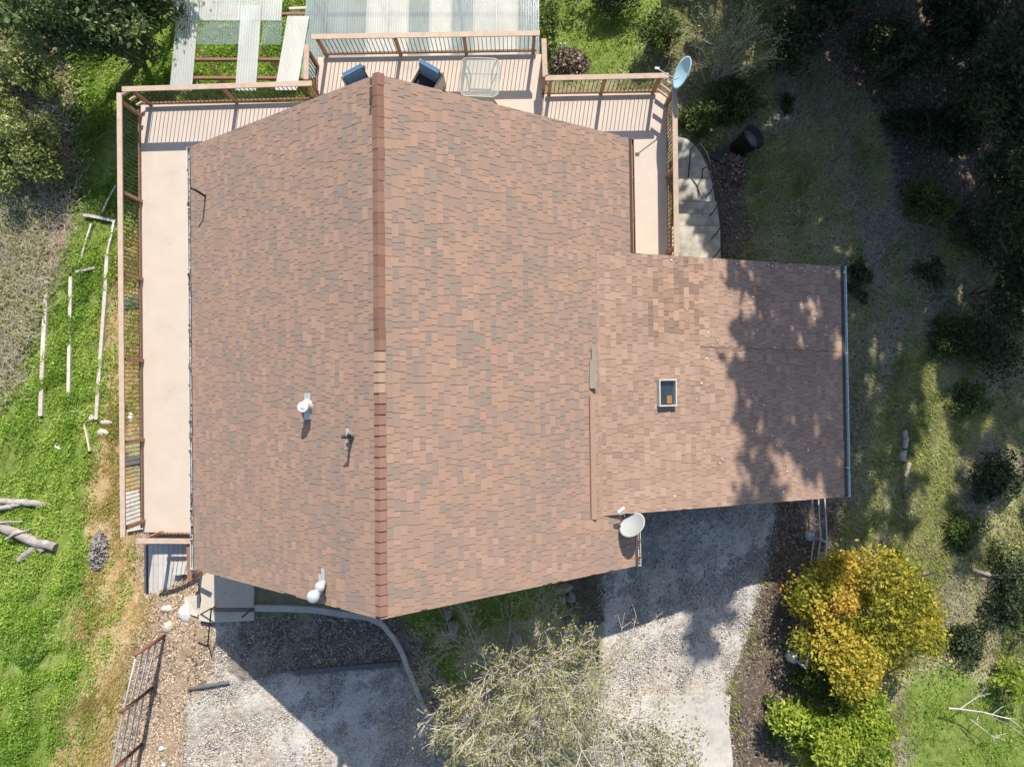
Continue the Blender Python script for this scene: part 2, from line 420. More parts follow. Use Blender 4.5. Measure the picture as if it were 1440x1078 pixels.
# ------------------------------------------------------------------ ground masks (outlines in photograph pixels, dropped on the terrain)
POLY = {
 'lawn': [[(95,60),(255,-60),(258,126),(205,128),(205,300),(172,330),(150,430),(150,560),(128,640),(118,720),(125,790),(115,850),(108,905),(130,950),(95,1020),(70,1090),(60,1300),(-300,1300),(-300,590),(20,560),(40,490),(70,410),(100,320),(105,250),(95,180),(70,120)],
          [(200,-60),(460,-60),(460,140),(200,140)],
          [(548,868),(640,835),(835,808),(838,845),(790,870),(720,870),(650,905),(640,1000),(612,955),(590,900)],
          [(1275,950),(1330,935),(1440,985),(1500,1120),(1270,1120)],
          [(755,-40),(960,-60),(920,60),(900,110),(768,112)]],
 'dry': [[(152,450),(172,330),(205,330),(210,600),(172,612),(135,645),(150,560)],[(118,700),(135,640),(172,600),(205,760),(208,845),(215,870),(190,905),(175,985),(150,1040),(140,1100),(60,1100),(95,1020),(130,950),(105,900),(125,790)]],
 'gravel': [[(298,868),(342,868),(342,940),(420,942),(560,935),(610,1015),(640,1140),(250,1140),(265,985),(300,950)],
            [(845,800),(905,700),(1085,700),(1098,760),(1062,850),(1045,930),(1020,975),(1035,1140),(820,1140),(850,980),(850,900)]],
 'mulch': [[(342,868),(560,868),(562,934),(430,944),(342,962),(312,945)],
           [(545,875),(575,880),(625,960),(640,1010),(606,1008),(575,930)]],
 'chips': [[(58,105),(80,112),(92,150),(72,182),(58,150)],[(190,740),(300,740),(300,945),(262,985),(268,1140),(140,1140),(160,1040),(180,985),(195,905),(215,870)]],
 'litter': [[(1098,690),(1195,700),(1170,800),(1120,850),(1110,1140),(1035,1140),(1022,975),(1050,900),(1070,820)],
            [(955,195),(1040,215),(1062,370),(950,370)],
            [(1140,-80),(1520,-80),(1520,300),(1330,330),(1260,280),(1230,150),(1150,90)],
            [(770,70),(825,70),(828,106),(770,106)],
            [(800,805),(850,795),(850,880),(790,880)]],
 'brush': [[(-300,-60),(60,40),(100,120),(110,280),(70,420),(25,560),(-300,600)]],
}
def mask(name, x, y, jit=0.0):
    if jit:
        x = x + RNG.normal(0, jit, np.shape(x)); y = y + RNG.normal(0, jit, np.shape(x))
    px, py = to_px(x, y, zt(x, y))
    m = np.zeros(np.shape(x), bool)
    for p in POLY[name]: m |= inpoly(px, py, p)
    return m

def axis_coords(lo, hi, step, far):
    f = list(np.arange(lo, hi + 1e-6, step)); s = step; a = []; x = lo
    while x > -far: s *= 1.35; x -= s; a.append(x)
    b = []; x = hi; s = step
    while x < far: s *= 1.35; x += s; b.append(x)
    return np.array(a[::-1] + f + b)
gx = axis_coords(-18.5, 19.5, .11, 300); gy = axis_coords(-13.5, 14, .11, 300)
GX, GY = np.meshgrid(gx, gy)
GZ = zt(GX, GY) + .018 * pnoise(GX, GY, .25) + .012 * RNG.normal(0, 1, GX.shape)
nx, ny = len(gx), len(gy)
W = {}
for k in POLY:
    m = mask(k, GX, GY).astype(float)
    for _ in range(7):
        m = (m + np.roll(m, 1, 0) + np.roll(m, -1, 0) + np.roll(m, 1, 1) + np.roll(m, -1, 1)) / 5
    W[k] = m
tg = Geo()
idx = np.arange(nx * ny).reshape(ny, nx)
tg.add(np.column_stack([GX.ravel(), GY.ravel(), GZ.ravel()]),
       np.column_stack([idx[:-1, :-1].ravel(), idx[:-1, 1:].ravel(), idx[1:, 1:].ravel(), idx[1:, :-1].ravel()]), tint=.5)

def ground_material():
    m, nt, out = new_mat('ground_soil'); L = nt.links
    va = nt.nodes.new('ShaderNodeAttribute'); va.attribute_name = 'wa'
    vb = nt.nodes.new('ShaderNodeAttribute'); vb.attribute_name = 'wb'
    vc = nt.nodes.new('ShaderNodeAttribute'); vc.attribute_name = 'wc'
    sa = nt.nodes.new('ShaderNodeSeparateColor'); L.new(va.outputs['Color'], sa.inputs[0])
    sb = nt.nodes.new('ShaderNodeSeparateColor'); L.new(vb.outputs['Color'], sb.inputs[0])
    sc_ = nt.nodes.new('ShaderNodeSeparateColor'); L.new(vc.outputs['Color'], sc_.inputs[0])
    edge = noise_node(nt, 2.6, 5, .7)
    fine = noise_node(nt, 17, 4, .75)
    mid = noise_node(nt, 5, 5, .7)
    big = noise_node(nt, .55, 4, .65)
    def spread(s, k):
        return math_node(nt, 'ADD', math_node(nt, 'MULTIPLY', math_node(nt, 'SUBTRACT', s, .5), k), .5, True)
    fine2, mid2, big2 = spread(fine, 2.4), spread(mid, 2.2), spread(big, 2.2)
    def blend(a, b, t):
        return math_node(nt, 'ADD', math_node(nt, 'MULTIPLY', a, 1 - t), math_node(nt, 'MULTIPLY', b, t))
    def col(src, stops):
        r = ramp_node(nt, stops); L.new(src, r.inputs[0]); return r.outputs[0]
    f1 = blend(fine2, mid2, .5)
    base = col(blend(blend(fine2, mid2, .6), big2, .5), [(.1, (.11, .095, .07)), (.4, (.22, .21, .125)), (.6, (.28, .275, .15)), (.9, (.46, .43, .36))])
    layers = [
     (sb.outputs[1], col(f1, [(.1, (.08, .052, .03)), (.5, (.25, .18, .115)), (.9, (.50, .42, .31))])),       # brush
     (sa.outputs[0], col(blend(f1, big2, .35), [(.1, (.07, .085, .025)), (.5, (.15, .21, .045)), (.85, (.27, .30, .12))])),   # lawn
     (sa.outputs[1], col(blend(f1, big2, .3), [(.1, (.12, .085, .045)), (.45, (.31, .225, .11)), (.85, (.54, .43, .27))])),       # dry
     (sc_.outputs[0], col(blend(f1, big2, .3), [(.05, (.09, .06, .04)), (.4, (.27, .195, .13)), (.7, (.40, .315, .23)), (.95, (.58, .50, .42))])),  # chips
     (sa.outputs[2], col(blend(fine2, blend(mid2, big2, .6), .62), [(.05, (.13, .10, .075)), (.33, (.31, .26, .21)), (.52, (.455, .435, .40)), (.95, (.67, .655, .625))])), # gravel
     (sb.outputs[0], col(f1, [(.1, (.09, .077, .065)), (.5, (.21, .185, .155)), (.9, (.42, .385, .335))])),       # mulch
     (sb.outputs[2], col(f1, [(.1, (.05, .04, .034)), (.5, (.11, .09, .075)), (.9, (.24, .205, .175))])),     # litter
    ]
    cur = base
    for w, c in layers:
        f = math_node(nt, 'ADD', math_node(nt, 'MULTIPLY', math_node(nt, 'SUBTRACT', math_node(nt, 'ADD', w, math_node(nt, 'MULTIPLY', math_node(nt, 'SUBTRACT', edge, .5), 1.7)), .5), 4.0), .5, True)
        f = math_node(nt, 'MULTIPLY', f, math_node(nt, 'GREATER_THAN', w, .02))
        mx = nt.nodes.new('ShaderNodeMix'); mx.data_type = 'RGBA'
        L.new(f, mx.inputs[0]); L.new(cur, mx.inputs[6]); L.new(c, mx.inputs[7]); cur = mx.outputs[2]
    p = nt.nodes.new('ShaderNodeBsdfPrincipled'); p.inputs['Roughness'].default_value = .95; p.inputs['Specular IOR Level'].default_value = .15
    L.new(cur, p.inputs['Base Color'])
    b = nt.nodes.new('ShaderNodeBump'); b.inputs['Strength'].default_value = .7; b.inputs['Distance'].default_value = .03
    L.new(f1, b.inputs['Height']); L.new(b.outputs[0], p.inputs['Normal'])
    L.new(p.outputs[0], out.inputs[0])
    return m
ground = tg.build('ground', ground_material(), smooth=True)
struct(ground)
for nm, ks in (('wa', ('lawn', 'dry', 'gravel')), ('wb', ('mulch', 'brush', 'litter')), ('wc', ('chips', None, None))):
    a = ground.data.attributes.new(nm, 'FLOAT_COLOR', 'POINT')
    arr = np.ones((nx * ny, 4), np.float32)
    for i, k in enumerate(ks): arr[:, i] = W[k].ravel() if k else 0
    a.data.foreach_set('color', arr.ravel())

# ------------------------------------------------------------------ house
def lerp(a, b, t): return a + (b - a) * t

class Slope:
    """one roof plane: ridge a->b, eave d->c (u along the ridge, v down the slope)"""
    def __init__(s, a, b, c, d):
        s.a, s.b, s.c, s.d = (np.array(p, float) for p in (a, b, c, d))
        s.U = np.linalg.norm(s.b - s.a); s.V = np.linalg.norm((s.d + s.c) / 2 - (s.a + s.b) / 2)
        eu = s.b - s.a; ev = (s.d + s.c) - (s.a + s.b)
        n = np.cross(eu, ev); n /= np.linalg.norm(n)
        s.n = n if n[2] > 0 else -n
        s.eu = eu / s.U; s.ev = np.cross(s.n, s.eu); 
        if s.ev @ ev < 0: s.ev = -s.ev
    def p(s, u, v, h=0.0):
        """u, v in 0..1"""
        return lerp(lerp(s.a, s.b, u), lerp(s.d, s.c, u), v) + s.n * h

ZR, ZE = CAMZ - 13.3, CAMZ - 17.1
rN, rS = at(530.5, 104, ZR), at(535.5, 871, ZR)
lN, lS = at(266, 207, ZE), at(271, 800, ZE)
eN, eS = at(888, 195, ZE), at(898, 795, ZE)
WZ, WE = 3.20, .70
wN, wS = at(834, 352, WZ), at(838.5, 726, WZ)
weN, weS = at(1187, 375, WE), at(1193, 698, WE)
slope_W = Slope(rN, rS, lS, lN)
slope_E = Slope(rN, rS, eS, eN)
slope_G = Slope(wN, wS, weS, weN)

house = thing('house', (-2.5, .7, 0), 'large house under a brown shingled gable roof with a lower garage wing on the right', 'house')

def slab(sl, thick, inset=0.0):
    gq = Geo()
    m = 12
    G_ = [sl.p(i / m, j / m) for j in range(m + 1) for i in range(m + 1)]
    up = [p - np.array([0, 0, .008]) for p in G_]; lo = [p - np.array([0, 0, thick]) for p in G_]
    K = (m + 1) ** 2; f = lambda i, j: j * (m + 1) + i
    q = [(f(i, j), f(i + 1, j), f(i + 1, j + 1), f(i, j + 1)) for i in range(m) for j in range(m)]
    q += [tuple(K + k for k in a[::-1]) for a in q]
    ring = [f(i, 0) for i in range(m)] + [f(m, j) for j in range(m)] + [f(i, m) for i in range(m, 0, -1)] + [f(0, j) for j in range(m, 0, -1)]
    q += [(ring[k], K + ring[k], K + ring[(k + 1) % len(ring)], ring[(k + 1) % len(ring)]) for k in range(len(ring))]
    gq.add(up + lo, q, tint=.5)
    return gq
roof = slab(slope_W, .16)
for Ge in (slab(slope_E, .16),):
    roof.add(Ge.v[0], Ge.q[0], tint=.5)
roof_o = roof.build('roof', M['felt'], house)
wing_o = slab(slope_G, .16).build('wing_roof', M['felt'], house)

# shingles: every tab a bevel-ended slip, laid in courses down the slope
WIDTHS = (.11, .135, .165, .20, .235, .28)
THICK = (.006, .011, .017)
tabs = []       # (apparent size, slope key, u0, width, v0, v1, thick, tint, material)
def lay(key, sl, expo, mat, region=None):
    nv = int(sl.V / expo)
    for i in range(nv):
        v0, v1 = i * expo / sl.V, min(1, (i + 1) * expo / sl.V)
        u = -random.uniform(0, .2); lastk = 1
        while u < sl.U:
            w = random.choice(WIDTHS)
            u1 = min(sl.U, u + w); u0 = max(0, u)
            if u1 - u0 > .03:
                full = (u1 - u0) > w - 1e-6
                t = random.choice([0, 1, 1, 2])
                c = min(1, max(0, random.choice([random.uniform(.0, .22), random.uniform(.25, .5), random.uniform(.4, .8), random.uniform(.45, .95)])))
                c += .07 * math.sin(u * .9 + i * .35) - .06 * (1 - u0 / sl.U)  # tabs greyer towards the north end: sun-angle tone put into the tint
                c = min(1, max(0, c))
                pm = (u0 + u1) / 2 / sl.U, (v0 + v1) / 2
                P = sl.p(*pm)
                view = np.array([0, 0, CAMZ]) - P; dist = np.linalg.norm(view)
                size = (u1 - u0) * expo * abs(sl.n @ view) / dist ** 3
                tabs.append([size if full else 0, key, u0, u1 - u0, v0, v1, t, c, mat(P) if callable(mat) else mat, w])
            u += w
main_mat = lambda P: 'shingle'
def wing_mat(P):
    px, py = to_px(*P)
    px += 3 * math.sin(py * .4)
    if (912 < px < 990 and 380 < py < 474) or (960 < px < 990 and 358 < py < 400) : return 'patch_shingle'
    return 'wing_shingle'
lay('W', slope_W, .143, main_mat)
lay('E', slope_E, .143, main_mat)
lay('G', slope_G, .148, wing_mat)
SL = {'W': slope_W, 'E': slope_E, 'G': slope_G}
PAR = {'W': roof_o, 'E': roof_o, 'G': wing_o}
# the wing sits on the main east slope: leave out tabs of the main roof buried under it
def buried(t):
    if t[1] != 'E': return False
    P = slope_E.p((t[2] + t[3] / 2) / slope_E.U, (t[4] + t[5]) / 2)
    return P[0] > wN.x + .25 and weS.y + .1 < P[1] < weN.y - .1
tabs = [t for t in tabs if not buried(t)]
tabs.sort(key=lambda t: -t[0])
shingle_cache = {}
def tab_geo(gq, o, eu, ev, n, w, L, th, tint, bottom):
    gap = .004
    head = -.012
    g0, g1 = (.003, .006) if eu[1] < 0 or abs(eu[1]) < .5 else (.006, .003)
    c = [o + eu * g0 + ev * head, o + eu * (w - g1) + ev * head, o + eu * (w - g1) + ev * (L - .005), o + eu * g0 + ev * (L - .005)]
    up = [c[0] + n * .001, c[1] + n * .001, c[2] + n * th, c[3] + n * th]
    lo = [p - n * .006 for p in c]
    q = [(0, 1, 2, 3), (3, 2, 6, 7), (1, 5, 6, 2), (0, 3, 7, 4)]
    if bottom: q += [(7, 6, 5, 4), (0, 4, 5, 1)]
    gq.add(up + lo, q, tint=tint)
fields = {}
for k, (size, key, u0, w, v0, v1, t, c, mname, wn_) in enumerate(tabs):
    sl = SL[key]
    L = (v1 - v0) * sl.V
    o = sl.p(u0 / sl.U, v0)
    if k < 297:
        ci = round(c * 8) / 8
        ck = (key, wn_, t, ci, mname)
        if ck not in shingle_cache:
            s_ = Geo(); tab_geo(s_, np.zeros(3), np.array([1., 0, 0]), np.array([0., 1, 0]), np.array([0, 0, 1.]) if np.cross(sl.eu, sl.ev) @ sl.n > 0 else np.array([0, 0, -1.]), w, L, THICK[t], ci, True)
            shingle_cache[ck] = s_.mesh('shingle', M[mname])
        ob = link('shingle', shingle_cache[ck])
        ob.parent = PAR[key]
        zax = np.cross(sl.eu, sl.ev)
        ob.matrix_parent_inverse = world_of(PAR[key]).inverted()
        ob.matrix_basis = Matrix(((sl.eu[0], sl.ev[0], zax[0], o[0]), (sl.eu[1], sl.ev[1], zax[1], o[1]), (sl.eu[2], sl.ev[2], zax[2], o[2]), (0, 0, 0, 1)))
    else:
        f = fields.setdefault((key if key == 'G' else 'main', mname), Geo())
        vo = random.uniform(-.003, .003)
        tab_geo(f, o + sl.ev * vo, sl.eu, sl.ev, sl.n, w, L, THICK[t], c, False)
for (key, mname), f in fields.items():
    struct(f.build('shingle_field', M[mname], wing_o if key == 'G' else roof_o), 'stuff')

# ridge caps: folded slips, each lapping the next, butt ends to the south
eu = slope_W.eu
CAPL = .207
ncap = int(slope_W.U / CAPL) + 1
cap_cache = {}
def cap_mesh(kind, tint, hi):
    gq = Geo(); hw = .14
    for sgn, sl in ((-1, slope_W), (1, slope_E)):
        ev = np.array([sgn * sl.ev[0] if False else sl.ev[0], 0, sl.ev[2]]); ev /= np.linalg.norm(ev)
        n = np.array([sl.n[0], 0, sl.n[2]])
        a0, a1 = np.array([0, .03, .018]), np.array([0, -CAPL, .046 if hi else .024])
        up = [a0, a1, a1 + ev * hw, a0 + ev * hw]
        lo = [p - np.array([0, 0, .022]) for p in up]
        q = [(0, 1, 2, 3), (1, 5, 6, 2), (2, 6, 7, 3), (3, 7, 4, 0), (7, 6, 5, 4)]
        gq.add(up + lo, q, tint=tint)
    return gq.mesh('ridge_cap', M[kind])
for i in range(ncap):
    P = slope_W.p(min(1, i * CAPL / slope_W.U), 0)
    if P[1] - CAPL * .6 < rS.y: break
    py = to_px(*P)[1]
    kind = 'cap_tan' if 482 < py < 540 else 'cap_brown'
    ti = random.choice((.2, .4, .6, .8)) - (.15 if py < 480 else -.1)
    ck = (kind, ti, py > 475)
    if ck not in cap_cache: cap_cache[ck] = cap_mesh(*ck)
    ob = link('ridge_cap', cap_cache[ck], roof_o)
    ob.location = (P[0] + random.uniform(-.006, .006), P[1], P[2])
    ob.rotation_euler = (0, 0, math.atan2(eu[0], -eu[1]) + random.uniform(-.008, .008))
# the torn gap beside the first caps
gq = Geo()
for (x0, y0, x1, y1) in ((521, 112, 523.5, 121), (520.5, 124, 524, 137), (520, 139, 523, 148)):
    a = at((x0 + x1) / 2, (y0 + y1) / 2, ZR - .03)
    gq.box(a + Vector((0, 0, .05)), (abs(x1 - x0) * .0138, abs(y1 - y0) * .0138, .02), tint=.1)
gq.build('torn_felt', M['black'], roof_o)

# fascia, gutters
def fascia(p0, p1, h=.2, w=.035, drop=.1, off=(0, 0)):
    o = np.array([off[0], off[1], -drop])
    return Geo().bar(np.array(p0) + o, np.array(p1) + o, w, h)
for p0, p1, oy in ((rN, lN, -.06), (rN, eN, -.06), (rS, lS, .06), (rS, eS, .06)):
    fascia(p0, p1, h=.16, drop=.25, off=(0, oy)).build('barge_board', M['fascia'], house)
fascia(wN.lerp(weN, .27), weN, h=.16, drop=.25, off=(0, -.06)).build('barge_board', M['fascia'], house)
fascia(wS, weS, h=.16, drop=.25, off=(0, .06)).build('barge_board', M['fascia'], house)
def gutter(p0, p1, mat, side, label=None):
    gq = Geo(); p0 = np.array(p0); p1 = np.array(p1)
    o = np.array([side * .032, 0, -.06])
    gq.bar(p0 + o + (0, 0, -.05), p1 + o + (0, 0, -.05), .07, .012)
    gq.bar(p0 + o + (side * .03, 0, 0), p1 + o + (side * .03, 0, 0), .014, .09)
    gq.bar(p0 + o - (side * .028, 0, 0), p1 + o - (side * .028, 0, 0), .01, .08)
    for p in (p0, p1): gq.box(p + o, (.08, .012, .1))
    n = int(np.linalg.norm(p1 - p0) / .75)
    for i in range(1, n):
        gq.box(lerp(p0, p1, i / n) + o + (0, 0, .055), (.075, .02, .008))
    ob = gq.build('gutter', mat, house)
    if label: ob['label'] = label
gutter(lN, lS, M['white_metal'], -1)
gutter(eN, eN.lerp(eS, .27), M['fascia'], 1, 'brown gutter on the right eave above the deck')
gutter(eN.lerp(eS, .91), eS, M['white_metal'], 1, 'short white gutter end below the satellite dish')
gutter(weN, weS, M['aqua_metal'], 1, 'pale aqua gutter along the garage eave')

gd_ = Geo()
for k in range(70):
    t = random.random(); p = np.array(lN.lerp(lS, t))
    gd_.box(p + (-.03 + random.uniform(-.03, .03), 0, -.01), (random.uniform(.02, .05), random.uniform(.02, .09), .02), tint=random.random())
for k in range(26):
    p = np.array(eN.lerp(eS, random.uniform(.91, 1)))
    gd_.box(p + (.03 + random.uniform(-.02, .02), 0, -.01), (random.uniform(.02, .05), random.uniform(.02, .05), .02), tint=random.random())
struct(gd_.build('gutter_debris', M['litter_leaf'], house), 'stuff')

# walls under the roofs
wg = Geo()
xl, xr = lN.x + .45, eN.x - .3
yn, ys = lN.y - 1.0, lS.y + .55
xm = rN.x
def zroof(x): return (ZE + (ZR - ZE) * (1 - abs(x - xm) / (xm - lN.x if x < xm else eN.x - xm))) - .2
for y, t in ((yn, -1), (ys, 1)):
    pts = [(xl, -3), (xr, -3), (xr, zroof(xr)), (xm, zroof(xm)), (xl, zroof(xl))]
    v = [(x, y, z) for x, z in pts] + [(x, y + t * .18, z) for x, z in pts]
    wg.add(v, [(0, 1, 2, 4), (5, 9, 7, 6), (0, 5, 6, 1)], [(2, 3, 4), (9, 8, 7)], .5)
for x, s in ((xl, 1), (xr, -1)):
    wg.box((x + s * .09, (yn + ys) / 2, (zroof(x) - 3) / 2), (.18, yn - ys - .4, zroof(x) + 3), tint=.5)
wg.build('wall', M['wall'], house)
wg = Geo()
gxr = weN.x - .4
wg.box((gxr, 0, (.55 - 3) / 2), (.18, weN.y - weS.y - .9, 3.55), tint=.4)
for y in (weN.y - .45, weS.y + .45):
    x0, x1 = xr + .1, gxr + .09
    z0, z1 = WZ - .3 - (x0 - wN.x) * .34, WZ - .3 - (x1 - wN.x) * .345
    v = [(x0, y - .08, -3), (x1, y - .08, -3), (x1, y - .08, z1), (x0, y - .08, z0)]
    v += [(a, b + .16, c) for a, b, c in v]
    wg.add(v, [(0, 1, 2, 3), (7, 6, 5, 4), (0, 4, 5, 1), (1, 5, 6, 2), (3, 2, 6, 7), (0, 3, 7, 4)], tint=.4)
wg.build('wing_wall', M['wall'], house)
gd = Geo()
for i in range(4): gd.box((5.4, weS.y + .34, -.95 + i * .5), (2.9, .05, .49), tint=.5)
gd.build('garage_door', M['white_board'], house)
for x in (-6.6, -4.2, .6):
    fr = Geo().box((x, yn + .02, 1.15), (1.5, .08, 2.0)).build('glazed_door', M['white_metal'], house)
    Geo().box((x, yn + .07, 1.15), (1.3, .03, 1.8)).build('pane', M['shaft'], fr)

# step flashing where the wing meets the main slope
fl = Geo()
a, b = at(829, 556, 3.35), at(831.5, 728, 3.35)
fl.bar(a, b, .018, .07, tint=.1)
fl.build('step_flashing', M['cap_brown'], house)
gq = Geo()
a, b = at(833, 557, 3.33), at(835.5, 730, 3.33)
gq.bar(a, b, .13, .02, tint=.45)
gq.build('valley_strip', M['wing_shingle'], house)['label'] = 'smooth brown strip along the wing joint'
gq = Geo()
pts = [(832, 488), (838, 488), (838.5, 546), (829, 546), (829.5, 508), (832, 505)]
gq.prism([at(*p, 3.36)[:2] for p in pts], 3.28, 3.375, .5)
gq.build('patch_flashing', surf('grey_green_flashing', [(0, (.20, .19, .145)), (1, (.27, .26, .20))], 20, .6, .8), house)
gq = Geo().bar(at(838, 489, 3.25), at(1060, 489, 1.98), .006, .006)
gq = Geo()
for i in range(40):
    t = i / 40
    px = 985 + 200 * t; py = 487 + 8 * t + random.uniform(-1, 1)
    z = 3.20 - .343 * ((px - 720) / 960 * 17.8 - 2.0)
    gq.bar(at(px, py, z + .04), at(px + 5, py + .3, z + .035), .012, .01, tint=random.random())
gq.build('lifted_course', M['felt'], house)

# roof penetrations
def on_slope(sl, px, py):
    o = Vector((0, 0, CAMZ)); d = Vector(((px - 720) / FPX, (539 - py) / FPX, -1))
    n = Vector(sl.n); t = n.dot(Vector(sl.a) - o) / n.dot(d)
    return o + d * t
def plate(gq, P, sl, w, l, h=.02, tint=.5):
    gq.box(np.array(P) + sl.n * (h + .015), (l, w, .008), np.array([sl.eu, sl.ev, sl.n]), tint)
P = on_slope(slope_W, 434, 571)
v = Geo(); plate(v, P, slope_W, .2, .56); rv = v.build('roof_vent', M['galv'], house)
rv['label'] = 'galvanised round-capped flue vent on a long flashing plate'
Geo().lathe(P + Vector((0, 0, .0)), [(.17, .0), (.12, .10), (.085, .14), (.085, .36)], 20).build('cone', M['galv'], rv, True)
Geo().lathe(P + Vector((0, 0, .36)), [(.085, 0), (.115, .0), (.115, .06), (.10, .075), (.085, .06), (.0, .095)], 20, tint=.9).build('rain_cap', M['white_metal'], rv)
P = on_slope(slope_W, 494, 612)
v = Geo(); plate(v, P + Vector((-.05, 0, 0)), slope_W, .09, .28); rv = v.build('pipe_vent', M['galv'], house)
rv['label'] = 'small black plumbing pipe in a grey rubber boot'
Geo().lathe(P, [(.1, .0), (.085, .06), (.05, .14), (.045, .2)], 16).build('boot', M['rubber'], rv, True)
Geo().tube([P + Vector((0, 0, .1)), P + Vector((0, 0, .46))], .032, 12).build('pipe', M['black'], rv, True)
Geo().tube([P + Vector((0, 0, .4)), P + Vector((-.09, 0, .43))], .03, 10).build('side_outlet', M['black'], rv, True)
P = on_slope(slope_W, 289, 276)
v = Geo(); plate(v, P, slope_W, .06, .14); rv = v.build('pipe_vent', M['galv'], house)
rv['label'] = 'bent black pipe standing near the top left roof corner'
Geo().tube([P, P + Vector((0, 0.0, .42)), P + Vector((-.05, .03, .47)), P + Vector((-.14, .06, .50))], .03, 10).build('pipe', M['black'], rv, True)
for (px, py, h, r) in ((456, 818, .25, .105), (452, 826, .5, .13)):
    P = on_slope(slope_W, px, py)
    v = Geo(); plate(v, P + Vector((0, .12, .0)), slope_W, .1, .34); rv = v.build('turbine_vent', M['galv'], house)
    rv['label'] = 'round pale metal turbine vent near the lower roof edge'
    Geo().tube([P, P + Vector((0, 0, h))], r * .62, 14).build('pipe', M['galv'], rv, True)
    prof = [(r * math.cos(a), h + r * .75 * (1 + math.sin(a))) for a in np.linspace(-1.3, 1.57, 12)]
    Geo().lathe(P, prof, 22, tint=.8).build('globe', M['galv'], rv, True)

# skylight
P = on_slope(slope_G, 935.5, 552)
A = np.array([slope_G.eu, slope_G.ev, slope_G.n])
Lu, Wv, fw, hh = .67, .50, .034, .14
sk = Geo().box(np.array(P) + slope_G.n * .02, (Lu - .1, Wv - .1, .02), A).build('skylight', M['shaft'], house)
sk['label'] = 'square skylight with a dark dome in an off-white curb'
fr = Geo()
for s in (-1, 1):
    fr.box(np.array(P) + slope_G.n * (hh / 2) + s * slope_G.eu * (Lu / 2 - fw / 2), (fw, Wv, hh), A)
    fr.box(np.array(P) + slope_G.n * (hh / 2) + s * slope_G.ev * (Wv / 2 - fw / 2), (Lu - 2 * fw - .002, fw, hh - .002), A)
fr.build('curb', M['white_board'], sk)
do = Geo(); n = 9
for i in range(n):
    for j in range(n):
        u, w = (i / (n - 1) - .5), (j / (n - 1) - .5)
        h = .07 * (1 - (2 * abs(u)) ** 2.5) * (1 - (2 * abs(w)) ** 2.5)
        do.v.append(np.array([np.array(P) + slope_G.eu * u * (Lu - 2 * fw) + slope_G.ev * w * (Wv - 2 * fw) + slope_G.n * (hh - .01 + h)]))
vv = np.vstack(do.v); do.v = []
do.add(vv, [(i * n + j, i * n + j + 1, (i + 1) * n + j + 1, (i + 1) * n + j) for i in range(n - 1) for j in range(n - 1)], tint=.5)
do.build('dome', M['skyglass'], sk, True)
Geo().box(np.array(P) + slope_G.n * .055 + slope_G.eu * .17 + slope_G.ev * .07, (.2, .14, .05), A).build('wood_lining', M['wood_orange'], sk)

# ------------------------------------------------------------------ deck
deck = thing('deck', (-10, 7, 0), 'beige coated wooden deck wrapping round the left, upper and right sides of the house', 'deck')
dk = Geo()
def dpoly(pts, z1=0.0, z0=-.05): dk.prism([at(x, y, 0)[:2] for x, y in pts], z0, z1, .5)
dpoly([(198, 148), (360, 145), (362, 748), (201, 748)])
dpoly([(360, 145), (447, 143.5), (447, 260), (361, 260)])
dpoly([(447, 80.5), (762, 76.5), (764, 260), (447, 260)])
dpoly([(764, 133), (936.5, 131), (937, 260), (764, 260)])
dpoly([(850, 260), (937, 260), (939, 420), (850, 420)])
dk.build('deck_surface', M['deck'], deck)
df = Geo()
def fb(a, b, z=-.17, h=.24): df.bar(at(*a, 0) + Vector((0, 0, z)), at(*b, 0) + Vector((0, 0, z)), .04, h)
for a, b in (((198, 148), (201, 748)), ((198, 147), (447, 143)), ((446, 143), (446, 80.5)), ((447, 80), (762, 76)), ((763.5, 77), (764, 133)), ((764, 132), (937, 130.5)), ((937.5, 131), (939.5, 420)), ((201, 749), (362, 749))):
    fb(a, b)
df.build('rim_board', M['post'], deck)
for (px, py) in ((230, 170), (215, 330), (215, 480), (215, 640), (330, 160), (470, 120), (600, 110), (740, 110), (850, 150), (925, 160), (925, 300)):
    p = at(px, py, 0); zg = float(zt(p.x, p.y)[0])
    Geo().box((p.x, p.y, (zg - .1) / 2 - .1), (.14, .14, abs(zg) + .1)).build('support_post', M['post'], deck)

bal_mesh = {}
def railing(label, p0, p1, posts, e0=0.0, e1=0.0, spacing=.115, top=1.06, skip_cap=False, mats=('cap_rail', 'post')):
    p0 = Vector(p0); p1 = Vector(p1)
    d = (p1 - p0); L = d.length; d.normalize()
    ax = np.array([d, Vector((-d.y, d.x, 0)), Vector((0, 0, 1))])
    t = thing('deck_railing', p0, label, 'railing', 'deck railings')
    Geo().bar(p0 - d * e0 + Vector((0, 0, top)), p1 + d * e1 + Vector((0, 0, top)), .135, .04).build('top_rail', M[mats[0]], t)
    Geo().bar(p0 + Vector((0, 0, top - .075)), p1 + Vector((0, 0, top - .075)), .038, .085).build('under_rail', M['post'], t)
    Geo().bar(p0 + Vector((0, 0, .11)), p1 + Vector((0, 0, .11)), .045, .085).build('bottom_rail', M['post'], t)
    pm = Geo().box((0, 0, (top - .125 - .28) / 2 + 0.0), (.09, .09, top - .125 + .28), ax).mesh('post', M[mats[1]])
    for s in posts:
        o = link('post', pm, t); q = p0 + d * (L * s); o.location = (q.x, q.y, q.z)
    bm_ = Geo().box((0, 0, .15 + (top - .27) / 2), (.017, .017, top - .27), ax).mesh('baluster', M['baluster'])
    n = int(L / spacing)
    for i in range(1, n):
        s = i / n
        if any(abs(s - q) * L < .06 for q in posts): continue
        q = p0 + d * (L * s)
        o = link('baluster', bm_, t); o.location = (q.x, q.y, q.z)
    return t
Z1 = 1.06
def rp(px, py):
    p = at(px, py, Z1); p.z = 0; return p
